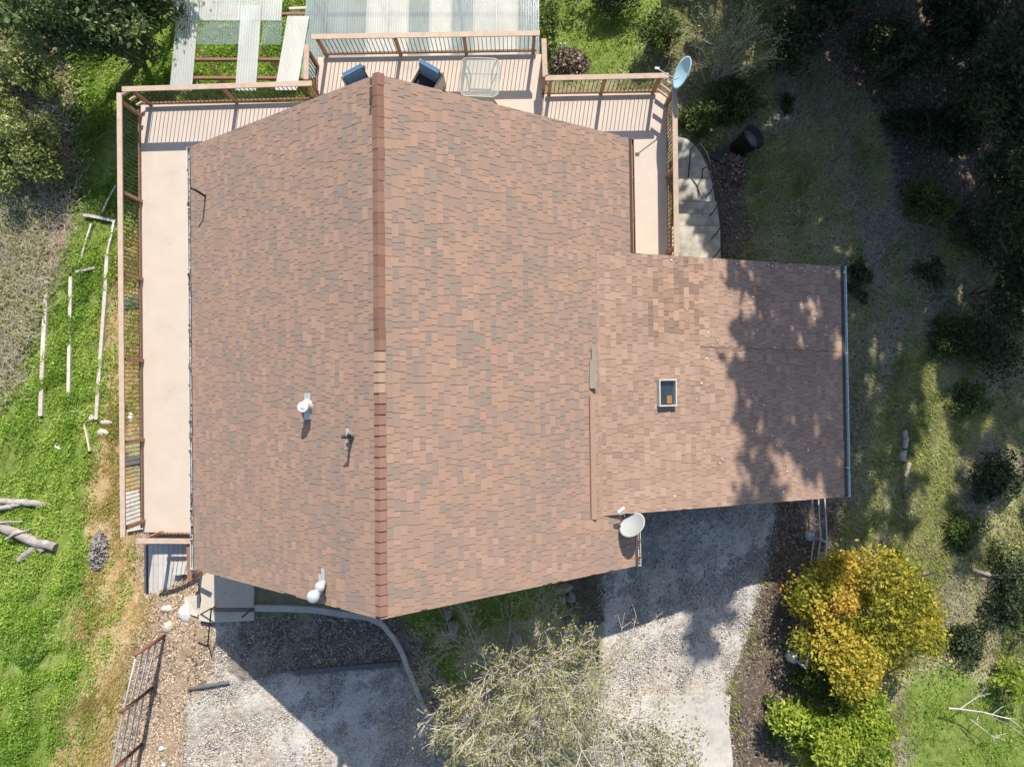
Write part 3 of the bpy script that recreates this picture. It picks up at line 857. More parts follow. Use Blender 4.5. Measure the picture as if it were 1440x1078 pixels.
railing('long deck railing down the left side of the house', rp(168, 134), rp(173, 752), [.012, .218, .405, .60, .79, .985], .06, .06)
railing('deck railing beside the patio cover at the upper left corner', rp(176, 125.5), rp(436, 117.5), [.03, .52, .985], .08, .05)
railing('short return railing between the two upper left deck levels', rp(430.5, 112), rp(431.5, 66), [.1, .93], .0, .06, .12)
railing('deck railing along the top edge above the two armchairs', rp(441, 52), rp(756, 47), [.012, .36, .67, .985], .06, .06)
railing('short return railing right of the glass table', rp(765, 58), rp(766.5, 108), [.1, .93], .06, .0)
railing('deck railing across the upper right towards the blue satellite dish', rp(770, 110), rp(934, 106.5), [.03, .5, .97], .06, .12)
railing('deck railing down the right side beside the concrete stair', rp(948.5, 120), rp(952, 410), [.02, .39, .78], .06, .06)
railing('railing closing the lower left end of the deck', rp(196, 760), rp(268, 760.5), [.05, .97], .06, .0, .1)
# little blocks between the paired corner posts
for nm, lab, a, b in (('corner_block', 'wooden spacer blocks joining the upper left corner posts', (168, 130), (176, 125)), ('corner_block', 'wooden spacer blocks joining the upper right corner posts', (934, 107), (949, 118))):
    A_, B_ = rp(*a), rp(*b)
    t = thing(nm, A_, lab, 'railing', 'corner blocks')
    for z in (.2, .55, .9):
        Geo().bar(A_ + Vector((0, 0, z)), B_ + Vector((0, 0, z)), .04, .09).build('block', M['cap_rail'], t)

# ------------------------------------------------------------------ patio cover with corrugated sheets
pc = thing('patio_cover', at(450, 60, -3.4), 'patio cover of corrugated plastic sheets on brown beams above the deck', 'patio cover')
def zc(y): return -.30 - .17 * (10.6 - abs(10.6 - y) if False else (y - 8.2))
cor_cache = {}
def corrugated(x0, x1, y0, y1, mat, dz=0.0, skew=0.0, tint=.5, lift=0.0):
    n = max(8, int(round((x1 - x0) / .072)) * 2); vs = []
    for j, y in enumerate((y0, y1)):
        for i in range(n + 1):
            x = lerp(x0, x1, i / n) + skew * (y - y0)
            vs.append((x, y, zc(y) + dz + lift * j + .021 * math.cos(math.pi * i)))
    gq = Geo().add(vs, [(i, i + 1, n + 2 + i, n + 1 + i) for i in range(n)], tint=tint)
    return gq.build('corrugated_sheet', M[mat], pc)
def X(px, y): return (px - 720) / FPX * (CAMZ - zc(y))
def Yp(py):
    y = 9.0
    for _ in range(20): y = (539 - py) / FPX * (CAMZ - zc(y))
    return y
yN = Yp(-45); y_lo = Yp(45); y_top0 = Yp(31); yS = Yp(128); y_mid = Yp(60)
# upper row
edges = [249, 279, 309, 340, 370, 400]
for i in range(5):
    corrugated(X(edges[i] - 5, 11) , X(edges[i + 1] - 5, 11) + .03, Yp(29), yN, 'panel_milky' if i != 4 else 'panel_milky', .012 * (i % 2), .0)
# clear overlap strip and lower row
corrugated(X(244, 9.6), X(275, 9.6), yS, Yp(30) + .45, 'panel_milky', .03)
corrugated(X(335, 9.6), X(364, 9.6), yS, Yp(28) + .45, 'panel_milky', .03)
corrugated(X(275, 9.6), X(304, 9.6), Yp(62), Yp(28), 'panel_clear', -.03)
corrugated(X(304, 9.6), X(335, 9.6), Yp(62), Yp(28), 'panel_clear', -.02)
corrugated(X(366, 9.6), X(394, 9.6), Yp(62), Yp(24), 'panel_clear', -.03)
o_ = corrugated(X(388, 8.6), X(419, 8.6), yS, Yp(24), 'panel_white', .06, .10)
o_['label'] = 'loose opaque white sheet lying askew'
# right-hand bay
ed = [427, 456, 485, 514, 543, 573, 603, 634, 665, 697, 727, 757]
for i in range(len(ed) - 1):
    corrugated(X(ed[i], 10), X(ed[i + 1], 10) + .03, 9.62 if i > 0 else 8.95, yN, 'panel_painted_sheen' if i not in (3, 4, 6, 8, 9) else 'panel_milky', .012 * (i % 2), 0)  # blue-grey and milky sheets mixed to paint in the sky glints
# frame
for py, w in ((-38, .09), (18, .09), (82, .09), (108, .09)):
    y = Yp(py)
    x0, x1 = X(249, y), X(436 if py > 40 else 757, y)
    Geo().bar((x0, y, zc(y) - .10), (x1, y, zc(y) - .10), .07, .13).build('beam', M['post'], pc)
for px in (306, 420, 520, 640, 750):
    y0 = yS + .2 if px < 430 else 9.7
    x = X(px, 9.6)
    if px in (306, 420):
        Geo().bar((X(275, 10), Yp(66), zc(9.4) - .25), (X(306, 9), Yp(106), zc(8.9) - 1.2), .06, .1).build('brace', M['post'], pc) if px == 306 else Geo().bar((X(365, 10), Yp(62), zc(9.4) - .25), (X(392, 9), Yp(106), zc(8.9) - 1.2), .06, .1).build('brace', M['post'], pc)
    for y in (y0 + .1, yN - .4):
        zg = float(zt(x, y)[0])
        Geo().box((x, y, (zg + zc(y) - .2) / 2), (.1, .1, zc(y) - .2 - zg)).build('support_post', M['post'], pc)
for px in (405, 412):
    Geo().bar((X(402, 11), Yp(6 + (px - 405) * 2), -1.1), (X(428, 11), Yp(5 + (px - 405) * 2), -1.1), .07, .09).build('rafter', M['grey_wood'], pc)

# ------------------------------------------------------------------ furniture
def armchair(px, py, rot, label):
    base = at(px, py, .5); base.z = 0
    t = thing('armchair', base, label, 'armchair', 'armchairs on the deck')
    Rm = Matrix.Rotation(rot, 3, 'Z')
    def B(c, s, tilt=0):
        c = np.array(base) + np.array(Rm @ Vector(c)); A = np.array(Rm @ Matrix.Rotation(tilt, 3, 'X')).T
        return (c, s, A)
    Geo().box(*B((0, 0, .17), (.62, .60, .30))).build('base', M['wicker'], t)
    for s in (-1, 1): Geo().box(*B((s * .34, .0, .32), (.06, .66, .60))).build('arm', M['wicker'], t)
    Geo().box(*B((0, .36, .40), (.74, .05, .74))).build('back', M['wicker'], t)
    Geo().box(*B((0, -.03, .38), (.60, .56, .12))).build('seat_cushion', M['seat_dark'], t)
    gq = Geo()
    gq.box(*B((0, .25, .66), (.60, .13, .48), -.18)); gq.box(*B((0, .24, .66), (.54, .17, .42), -.18))
    gq.build('back_cushion', M['cushion'], t)
armchair(507, 121, R(28), 'wicker armchair with blue cushion at the roof peak')
armchair(599, 115, R(-30), 'wicker armchair with blue cushion beside the glass table')

tb = thing('patio_table', at(675, 109, 0), 'square glass patio table with rounded corners and a cream metal frame', 'table')
c = at(675, 109, .72)
def rsq(hw, r, z, n=6, rot=R(-2)):
    pts = []
    for qx, qy, a0 in ((1, 1, 0), (-1, 1, 90), (-1, -1, 180), (1, -1, 270)):
        for k in range(n + 1):
            a = R(a0 + 90 * k / n)
            x, y = qx * (hw - r) + r * math.cos(a), qy * (hw - r) + r * math.sin(a)
            pts.append(Vector((c.x + x * math.cos(rot) - y * math.sin(rot), c.y + x * math.sin(rot) + y * math.cos(rot), z)))
    return pts
rim = rsq(.53, .18, .72)
Geo().tube(rim + rim[:1], .02, 8, cap=False).build('rim', M['table_metal'], tb, True)
Geo().prism([(p.x, p.y) for p in rsq(.52, .18, 0)], .722, .73, .5).build('glass_top', M['glass'], tb)
lo = rsq(.30, .05, .28, 3)
Geo().tube(lo + lo[:1], .018, 6, cap=False).build('lower_ring', M['table_metal'], tb, True)
for sx in (-1, 1):
    for sy in (-1, 1):
        f = lambda a, z: Vector((c.x + sx * a, c.y + sy * a, z))
        Geo().tube([f(.47, .70), f(.42, .60), f(.33, .45), f(.30, .28), f(.36, .12), f(.46, .0)], .018, 7).build('leg', M['table_metal'], tb, True)

# ------------------------------------------------------------------ satellite dishes
def dish(c, nrm, rad, label, mat, mount, lnb_dir, lnb_len, triple, ecc=1.0):
    c = np.array(c); n = np.array(nrm, float); n /= np.linalg.norm(n)
    t = thing('satellite_dish', mount, label, 'satellite dish', 'satellite dishes')
    a = np.cross(n, (0, 0, 1.)); a /= np.linalg.norm(a); b = np.cross(n, a)
    A = np.array([a * ecc, b, n])
    prof = [(rad * f, -.16 * rad * (1 - f * f) * 1.6) for f in np.linspace(0.001, 1, 9)]
    back = [(rad * 1.0, -.012), (rad * .98, -.03)] + [(rad * f, -.16 * rad * (1 - f * f) * 1.6 - .03) for f in np.linspace(.95, 0.001, 6)]
    Geo().lathe(c, prof + back, 36, A, .6).build('reflector', mat, t, True)
    foot = c - b * rad * .95 if b[2] > 0 else c + b * rad * .95
    tip = c + np.array(lnb_dir) * lnb_len
    Geo().tube([foot, lerp(foot, tip, .6) + n * .0, tip], .013, 8).build('feed_arm', M['white_metal'], t, True)
    l = Geo()
    d = (c - tip) / np.linalg.norm(c - tip)
    sx = np.cross(d, (0, 0, 1.)); sx /= np.linalg.norm(sx); up = np.cross(sx, d)
    for k in ((-1, 0, 1) if triple else (0,)):
        l.bar(tip + sx * k * .065 - d * .05, tip + sx * k * .065 + d * .07, .05, .05)
    if triple: l.bar(tip - sx * .1 - d * .02, tip + sx * .1 - d * .02, .05, .06)
    l.build('receiver', M['white_metal'], t)
    m = Geo(); bk = c - n * rad * .3
    bk = c - n * rad * .42
    m.tube([c - n * rad * .34, bk, np.array(mount)], .025, 10); m.box(bk, (.12, .12, .06), A)
    m.build('mast', M['galv'], t)
    return t
P = on_slope(slope_E, 884, 756)
cc = at(888.5, 737, P.z + .42)
dish(cc, (-.57, .64, .52), .345, 'grey satellite dish on the lower right corner of the main roof', M['dish_grey'], P, (-.52, .70, .42), .54, True, 1.0)
mt = rp(944, 113)
dish(at(958, 102, 1.45), (-.91, .20, .33), .42, 'pale blue satellite dish on the upper right deck corner', M['dish_blue'], mt + Vector((0, 0, 1.0)), (-.95, .12, .08), .70, False, 1.0)

# ------------------------------------------------------------------ concrete walk, curb, steps
def pad(name, pts, h, mat, kind='structure', thick=.12, tint=.5):
    P = [g(*p) for p in pts]
    o = Geo().prism([(p.x, p.y) for p in P], [p.z - thick for p in P], [p.z + h for p in P], tint).build(name, mat)
    return struct(o)
P_ = [g(*p) for p in [(287, 795), (359, 795), (359, 870), (300, 872), (284, 868), (287, 840)]]
gx_, gy_ = np.meshgrid(np.linspace(min(p.x for p in P_), max(p.x for p in P_), 16), np.linspace(min(p.y for p in P_), max(p.y for p in P_), 16))
pz = float(zt(gx_, gy_).max()) + .06
struct(Geo().prism([(p.x, p.y) for p in P_], pz - .25, pz, .5).build('path', M['walk']))
if 0: pad('path', [(287, 800), (359, 800), (359, 870), (300, 872), (284, 868), (288, 840)], .15, M['walk'])
pad('driveway_slab', [(902, 978), (965, 977), (1027, 976.5), (1024, 1012), (1028, 1050), (1034, 1130), (880, 1130), (895, 1040)], .06, M['concrete'])
cb = [(358, 853), (400, 853.5), (440, 855), (480, 861), (520, 866), (538, 875), (556, 897), (566, 915), (573, 935), (584, 962), (595, 988), (607, 1010)]
cp = [g(*p) for p in cb]
gq = Geo()
for i in range(len(cp) - 1):
    gq.bar(cp[i] + Vector((0, 0, .03)), cp[i + 1] + Vector((0, 0, .03)), .13 if i > 4 else .17, .2 + .004 * (i % 2))
tag(gq.build('kerb', M['concrete']), 'curved concrete garden curb running from the walkway to below the roof peak', 'kerb')
tag(Geo().bar(g(416, 943, .05), g(561, 931, .05), .14, .14).build('edging_timber', M['timber_dark']), 'long dark timber edging across the shaded mulch bed', 'timber')
tag(Geo().tube([g(266, 967, .05), g(295, 962, .06), g(323, 958, .05)], [.05, .06, .045], 9).build('log', M['timber_dark']), 'thin dark log lying on the wood chips beside the gravel', 'log')

# white-painted lower landing and its steps
ld = thing('landing', at(236, 800, -.75), 'small landing of worn pale boards below the lower left end of the deck', 'landing')
bm2 = None
nb = 9
for i in range(nb):
    px0 = 209 + i * 7.0
    a, b = at(px0 + 3.3, 762, -.7), at(px0 + 3.3, 838, -.7)
    Geo().bar(a, b, .138, .035, tint=random.random()).build('board', M['white_board'], ld)
Geo().bar(at(209, 800, -.84), at(272, 800, -.84), .09, .14).build('joist', M['post'], ld)
Geo().bar(at(207, 765, -.78), at(207, 838, -.78), .05, .25).build('edge_board', M['grey_wood'], ld)
st = thing('wooden_steps', at(262, 800, -.7), 'short flight of white treads climbing beside the lower left roof corner', 'steps')
for i in range(4):
    z = -.5 + i * .17
    Geo().bar(at(249 + 9 * i, 808 - i * 1, z), at(249 + 9 * i, 790 - i * 1, z), .23, .04, tint=.8).build('tread', M['white_board'], st)
Geo().bar(at(266, 762, .98), at(267, 816, .95), .13, .04).build('handrail', M['post'], st)
Geo().bar(at(270, 818, .35), at(287, 806, .9), .05, .09).build('slanted_rail', M['post'], st)
for px, py in ((268, 764), (267.5, 812)):
    a = at(px, py, .9); Geo().box((a.x, a.y, .1), (.09, .09, 1.65)).build('post', M['post'], st)
pad('concrete_step', [(262, 838), (283, 834), (283, 866), (270, 862), (262, 850)], .1, M['walk'])
# pipe handrail and cable rail by the walk
hr = thing('pipe_handrail', g(297, 856), 'thin black pipe handrail beside the pale walkway', 'handrail')
b0, b1 = g(281, 862), g(295, 899)
Geo().tube([g(277, 866, .02), at(297, 855, .75), at(297, 857, .8), at(292, 907, .5), g(293, 905, .0)], .02, 8).build('rail', M['black'], hr, True)
Geo().tube([at(297, 857, .78), g(303, 851, 0)], .018, 8).build('post', M['black'], hr, True)
Geo().tube([g(293, 907, .03), g(280, 902, .04)], .03, 8).build('foot', M['black'], hr, True)
cr = thing('cable_railing', g(330, 862), 'dark wire railing across the shaded end of the walkway', 'railing')
for i in range(5):
    z = .15 + i * .15
    y = 869 - i * 2.6
    Geo().tube([at(299, y - 8 + i * 1.0, z), at(358, y - 8 + i * 1.0, z)], .011, 6).build('wire', M['black'], cr, True)
a = g(357, 853); Geo().tube([a, a + Vector((0, 0, .85))], .02, 8).build('post', M['black'], cr, True)

# stones
def stone(px, py, w, l, h, mat, label, cat='rock', rot=0.0, name='rock', group=None, dz=0.0):
    p = g(px, py, dz); gq = Geo(); n, m = 10, 6
    k = np.random.default_rng(int(px * 7 + py))
    ph = k.uniform(0, 6.28, 4); vs = []
    for i in range(m + 1):
        th = math.pi * i / m
        for j in range(n):
            a = 2 * math.pi * j / n
            r = 1 + .14 * math.sin(2 * a + ph[0]) + .1 * math.sin(3 * a + ph[1] + i) + .05 * k.normal()
            x, y = w / 2 * r * math.sin(th) * math.cos(a), l / 2 * r * math.sin(th) * math.sin(a)
            vs.append((p.x + x * math.cos(rot) - y * math.sin(rot), p.y + x * math.sin(rot) + y * math.cos(rot), p.z + h * .25 + h * .75 * math.cos(th) * (1 + .06 * k.normal())))
    gq.add(vs, [(i * n + j, i * n + (j + 1) % n, (i + 1) * n + (j + 1) % n, (i + 1) * n + j) for i in range(m) for j in range(n)], tint=k.random())
    return tag(gq.build(name, mat, smooth=True), label, cat, group)
stone(263, 861, .42, .62, .12, M['white_rock'], 'large flat white rock beside the pipe handrail', rot=-.5)
stone(236, 855, .34, .26, .14, M['rock'], 'tan rock left of the flat white one')
stone(237, 881, .36, .34, .12, M['rock'], 'cream flat rock just above the rusty fence post')
stone(228, 1051, .17, .17, .1, M['white_rock'], 'small white stone on the chips near the bottom edge')
stone(231, 1074, .14, .14, .1, M['white_rock'], 'tiny white stone at the bottom picture edge')
stone(130, 588, .18, .26, .16, M['white_rock'], 'white stone at the lower end of the terrace timber')
stone(150, 594, .40, .2, .1, M['rock'], 'long pale stone between timber and deck')
stone(145, 608, .46, .22, .08, M['rock'], 'flat tan stone under the long pale one')
stone(184, 588, .22, .3, .05, M['white_rock'], 'white flat slab seen through the left railing')
stone(82, 629, .26, .14, .1, M['white_rock'], 'white stone alone on the left lawn', rot=-.8)
stone(1135.5, 752, .28, .3, .3, M['white_rock'], 'white round stone at the pipe fence near the garage')
stone(1128, 838, .24, .3, .3, M['white_rock'], 'white round stone at the upper edge of the yellow tree', dz=.1)
stone(1110, 920, .36, .36, .36, M['white_rock'], 'white round stone left of the yellow tree', dz=.1)
stone(638, 880, .3, .5, .3, M['grey_rock'], 'dark rock in the shaded grass under the roof edge')
stone(630, 862, .24, .3, .25, M['grey_rock'], 'dark boulder at the tree side of the shaded grass')
stone(793, 825, .5, .3, .28, M['grey_rock'], 'grey boulder at the top of the small rock ring')
stone(803, 838, .25, .4, .22, M['grey_rock'], 'grey rock on the right side of the small rock ring')
stone(790, 843, .22, .26, .2, M['grey_rock'], 'grey rock on the left side of the small rock ring')
stone(618, 900, .18, .18, .1, M['rock'], 'small pale stone in the shaded grass')

# ------------------------------------------------------------------ pipe fences
pf = thing('pipe_fence', g(232, 893), 'rusty pipe fence with grey rails at the lower left', 'fence')
posts = [(232, 893), (215, 966), (200, 1045), (188, 1120)]
FH = 1.55
tops = []
for (px, py) in posts:
    p = g(px, py)
    q = p + Vector((0.0, .05, FH)); tops.append((p, q))
    Geo().tube([p, q], .05, 10).build('post', M['rust'], pf, True)
for k in (.28, .5, .72, .94):
    Geo().tube([lerp(p, q, k) + Vector((-.02, 0, 0)) for p, q in tops], .022, 8).build('rail', M['steel_pipe'], pf, True)
pf2 = thing('pipe_rail_fence', g(1140, 700), 'three pale blue pipe rails beside the yellow tree', 'fence')
base = [(1136, 690), (1139, 752), (1128, 836), (1110, 920)]
pts = [g(*p) for p in base]
for k in range(3):
    z = .3 + .33 * k
    Geo().tube([p + Vector((.05 * k, 0, z)) for p in pts], .021, 8).build('rail', M['blue_pipe'], pf2, True)
for p in pts[1:]:
    Geo().tube([p, p + Vector((.08, 0, 1.0))], .035, 8).build('post', M['blue_pipe'], pf2, True)

# ------------------------------------------------------------------ concrete stair on the right
cs = thing('concrete_stair', at(985, 300, -2.2), 'stained concrete stair with a curved landing right of the deck', 'stair')
def cpoly(pts, z, h, name):
    Geo().prism([at(x, y, z)[:2] for x, y in pts], z - h, z, random.random()).build(name, M['old_concrete'], cs)
cpoly([(953, 192), (965, 195), (977, 204), (987, 218), (995, 236), (1000, 251), (951, 251)], -2.45, .3, 'landing')
cpoly([(951, 251.5), (1000, 251.5), (1006, 283), (950, 283)], -2.3, .4, 'tread')
cpoly([(950, 283.5), (1008, 283.5), (1010, 300), (950, 300)], -2.13, .5, 'tread')
cpoly([(950, 300.5), (1010, 300.5), (1012, 317), (950, 317)], -1.96, .6, 'tread')
cpoly([(945, 317.5), (1013, 317.5), (1015, 420), (945, 420)], -1.79, .7, 'upper_landing')
hr = thing('stair_handrail', at(1005, 300, -2), 'curved black metal handrail round the concrete stair', 'handrail')
path = [(953, 180, -1.6), (968, 187, -1.6), (982, 199, -1.6), (993, 214, -1.6), (1000, 232, -1.6), (1006, 258, -1.5), (1011, 285, -1.3), (1014, 320, -1.05), (1015, 370, -.9)]
Geo().tube([at(*p) for p in path], .028, 8).build('rail', M['black'], hr, True)
Geo().tube([at(980, 201, -1.62), at(971, 211, -1.9), at(968, 250, -2.35)], .02, 6).build('post', M['black'], hr, True)
Geo().tube([at(996, 233, -1.62), at(988, 238, -1.9), at(987, 251, -2.4)], .02, 6).build('post', M['black'], hr, True)
for px, py, z in ((1006, 258, -1.5), (1010, 287, -1.3), (1013, 320, -1.05), (1014.5, 348, -.95)):
    a = at(px, py, z); Geo().tube([a, a + Vector((-.05, -.15, -.3)), Vector((a.x - .06, a.y - .2, z - .9))], .02, 6).build('post', M['black'], hr, True)

# tub, leaf heap, metal bars
def heap(px, py, rx, ry, h, n, mat, label, name, size=.09):
    c = g(px, py); a = RNG.uniform(0, 6.28, n); r = np.sqrt(RNG.random(n))
    x = c.x + rx * r * np.cos(a); y = c.y + ry * r * np.sin(a)
    z = zt(x, y) + h * (1 - r ** 1.6) * (.6 + .5 * RNG.random(n)) + .02
    gq = Geo(); leaves(gq, np.column_stack([x, y, z]), size, RNG.random(n), .4, .55)
    return tag(gq.build(name, mat), label, 'heap')
def leaves(gq, P, size, tint, upb=.3, asp=.55, jitter=.48, droop=None):
    n = len(P)
    d = RNG.normal(0, 1, (n, 3))
    if droop is not None: d = d * .6 + droop
    d[:, 2] *= (1 - upb); d /= np.linalg.norm(d, axis=1)[:, None] + 1e-9
    e = RNG.normal(0, 1, (n, 3)); e[:, 2] *= (1 - upb)
    e -= d * np.sum(d * e, 1)[:, None]; e /= np.linalg.norm(e, axis=1)[:, None] + 1e-9
    s = (size * (1 + jitter * RNG.normal(0, 1, n)).clip(.35, 2.2))[:, None]
    V = np.empty((n, 4, 3))
    V[:, 0] = P - d * s * .5; V[:, 2] = P + d * s * .5
    V[:, 1] = P + e * s * asp * .5; V[:, 3] = P - e * s * asp * .5
    gq.add(V.reshape(-1, 3), np.arange(n * 4).reshape(n, 4), tint=tint)

tub = thing('plastic_tub', g(1042, 212), 'black round plastic tub tipped over beside the leaf heap', 'tub')
a, b = np.array(g(1034, 212, .1)), np.array(g(1048, 205, .78))
ax3 = (b - a) / np.linalg.norm(b - a); sx = np.cross(ax3, (0, 0, 1.)); sx /= np.linalg.norm(sx)
A3 = np.array([sx, np.cross(ax3, sx), ax3]); LL = np.linalg.norm(b - a)
Geo().lathe(a, [(.001, 0), (.27, 0), (.38, LL), (.42, LL), (.42, LL + .04), (.37, LL + .04), (.26, .04), (.001, .04)], 26, A3).build('body', M['black'], tub, True)
Geo().lathe(a, [(.001, LL - .15), (.33, LL - .15), (.34, LL - .16)], 18, A3).build('contents', M['grey_rock'], tub, True)
tag(Geo().prism([(p.x, p.y) for p in (g(996, 222), g(1030, 202), g(1040, 222), g(1020, 232))], [g(1010, 220).z] * 4, [g(1010, 220).z + .12] * 4).build('black_tarp', M['black']), 'black tarp corner under the tipped tub', 'tarp')
heap(1031, 238, .55, .75, .35, 1400, M['litter_leaf'], 'heap of brown leaves below the black tub', 'leaf_heap')
heap(799, 90, .75, .55, .4, 1800, M['litter_leaf'], 'dark heap of dead leaves right of the deck corner', 'leaf_heap')
heap(140, 775, .28, .6, .25, 700, M['grey_rock'], 'grey weathered stump remains on the dry grass', 'stump_remains', .1)
mb = thing('metal_stake', g(787, 76), 'two pale upright stakes behind the dark leaf heap', 'stake')
for px in (785, 791):
    a = g(px, 80); Geo().tube([a, a + Vector((.03, .1, .7))], .03, 8).build('stake', M['steel_pipe'], mb, True)

# ------------------------------------------------------------------ timbers, logs, branches on the slopes
def timber(pts, w, label, mat='grey_wood', h=.12, name='landscape_timber', group='terrace timbers'):
    P = [g(*p, .06) for p in pts]; gq = Geo()
    for i in range(len(P) - 1): gq.bar(P[i], P[i + 1], w * random.uniform(.9, 1.1), h + .004 * i)
    return tag(gq.build(name, M[mat]), label, 'timber', group)
timber([(68, 396), (66, 440), (63, 500), (60, 585)], .13, 'grey terrace timber farthest left in the grass')
timber([(102, 390), (101, 450), (100, 500), (99, 557)], .11, 'grey terrace timber between the other two long ones')
timber([(153, 361), (149, 430), (144, 500), (141, 540), (138, 590)], .11, 'grey terrace timber nearest to the left railing')
timber([(163, 312), (157, 340), (153, 360)], .07, 'short thin timber leading up from the terrace to the railing')
timber([(120, 303), (143, 307), (165, 312)], .09, 'short pale board lying across at the terrace top', 'white_board')
timber([(131, 316), (122, 345), (114, 374)], .06, 'thin plank slanting down the upper terrace')
timber([(109, 383), (136, 377)], .09, 'short dark timber at the top of the centre terrace', 'dead_log')
timber([(121, 596), (125, 612), (129, 634)], .05, 'thin slanted plank below the white terrace stone', 'tan_board')
timber([(119, 592), (136, 586)], .08, 'stub of timber beside the white terrace stone', 'tan_board')
timber([(102, 578), (126, 577)], .05, 'thin dark stick beside the terrace end', 'dead_log')
timber([(146, 300), (158, 275), (166, 262)], .05, 'tan pole leaning at the upper left railing', 'tan_board')
timber([(0, 378), (35, 383), (70, 392)], .035, 'long thin brown pole lying over the dead brush', 'tan_board', .035)
timber([(173, 428), (200, 424)], .3, 'flat dark strip under the middle of the left deck', 'timber_dark', .06)  # flat dark strip laid on the ground at the deck edge
timber([(176, 650), (202, 645)], .26, 'flat dark strip under the lower part of the left deck', 'timber_dark', .06)  # second dark strip, further down the same edge
timber([(186, 690), (192, 745)], .5, 'pale plank walk under the lower left railing', 'concrete', .06)

def log(pts, rads, label, mat='dead_log', name='log', group='old logs', lift=.5):
    P = []
    for (px, py), r in zip(pts, rads):
        P.append(g(px, py, r * lift))
    Q = []; Rr = []
    for i in range(len(P) - 1):
        for k in range(4):
            t = k / 4
            Q.append(lerp(P[i], P[i + 1], t) + Vector((random.uniform(-.015, .015), random.uniform(-.015, .015), 0))); Rr.append(lerp(rads[i], rads[i + 1], t) * random.uniform(.92, 1.08))
    Q.append(P[-1]); Rr.append(rads[-1])
    return tag(Geo().tube(Q, Rr, 12).build(name, M[mat], smooth=False), label, 'log', group)
log([(-20, 722), (10, 740), (45, 757), (82, 768)], [.13, .135, .14, .125], 'thick grey fallen log on the lower left lawn', lift=1.0)
log([(-15, 702), (20, 704), (50, 706), (70, 708)], [.09, .10, .10, .09], 'dark mossy log above the thick grey one', lift=1.0)
log([(-10, 716), (15, 712), (32, 708)], [.07, .08, .06], 'thin brown log touching the dark mossy log', lift=1.6)
log([(29, 787), (40, 777), (54, 768)], [.1, .11, .10], 'short log piece below the thick grey log')
log([(57, 767), (63, 775)], [.12, .1], 'stubby log offcut beside the short log piece')
log([(18, 755), (35, 746), (50, 741)], [.035, .04, .02], 'thin forked stick lying over the thick grey log', lift=8)
log([(0, 733), (20, 731), (38, 731)], [.03, .03, .02], 'grey stick lying along the top of the thick log', lift=9)
log([(60, 742), (64, 728)], [.04, .03], 'upright broken twig behind the thick grey log')
log([(1270, 605), (1272, 618), (1271, 630)], [.09, .10, .09], 'grey hollow half log in the right hand grass')
log([(1268, 632), (1267, 648)], [.13, .12], 'brown log stump below the hollow half log')
log([(1278, 650), (1272, 670)], [.07, .06], 'dark rotten log bits below the brown stump')
log([(1365, 800), (1385, 806), (1404, 811)], [.06, .09, .07], 'pale fallen log among the dark shrubs at the right')
log([(1222, 530), (1231, 550)], [.035, .03], 'thin pale stick in the grass right of the garage gutter')
log([(1300, 606), (1318, 602)], [.035, .025], 'short white stick right of the hollow half log')
log([(1328, 405), (1337, 419)], [.03, .03], 'white stick in the shade at the far right')
log([(1118, 300), (1124, 308)], [.03, .025], 'small white stick above the garage roof edge')

# ------------------------------------------------------------------ trees, shrubs
def limbs(gq, p, d, L, r, depth, ends, spread=.6, nb=3, up=.15, n=5, shrink=.72, segs=3):
    pts = [p]; q = p.copy(); dd = d.copy()
    for i in range(segs):
        dd = dd + RNG.normal(0, .13, 3) + np.array([0, 0, up * .2]); dd /= np.linalg.norm(dd)
        q = q + dd * L / segs; pts.append(q.copy())
    r = max(r, .006)
    rr = list(np.linspace(r, r * .62, segs + 1))
    gq.tube(pts, rr, n if depth > 1 else 3, tint=float(RNG.random()), cap=False)
    if depth <= 0:
        ends.append((pts, dd)); return
    for k in range(nb):
        s = 1 if k == 0 else RNG.integers(max(1, segs - 2), segs + 1)
        b = pts[segs if k == 0 else s]
        nd = dd + RNG.normal(0, spread, 3) + np.array([0, 0, up]); nd /= np.linalg.norm(nd)
        limbs(gq, b, nd, L * shrink * RNG.uniform(.8, 1.15), r * .6, depth - 1, ends, spread, nb, up, n, shrink, segs)

def crown_points(c, rad, n, lumps, lump_r=.38, seed=0, flat=1.0):
    k = np.random.default_rng(seed)
    d = k.normal(0, 1, (lumps, 3)); d /= np.linalg.norm(d, axis=1)[:, None]
    d *= (k.random(lumps) ** .45)[:, None] * .78
    rl = lump_r * k.uniform(.6, 1.25, lumps)
    w = rl ** 2; w /= w.sum()
    i = k.choice(lumps, n, p=w)
    e = k.normal(0, 1, (n, 3)); e /= np.linalg.norm(e, axis=1)[:, None]
    e[:, 2] = np.where(e[:, 2] < -.3, -e[:, 2] * .6, e[:, 2])
    r = rl[i] * (1 - .45 * k.random(n) ** 2) * (1 + .12 * k.normal(0, 1, n))
    P = d[i] + e * r[:, None]
    lumptint = k.random(lumps)
    far = k.random(n) < .07
    P[far] *= 1 + .22 * k.random((far.sum(), 1))
    return np.asarray(c) + P * np.asarray(rad), lumptint[i]

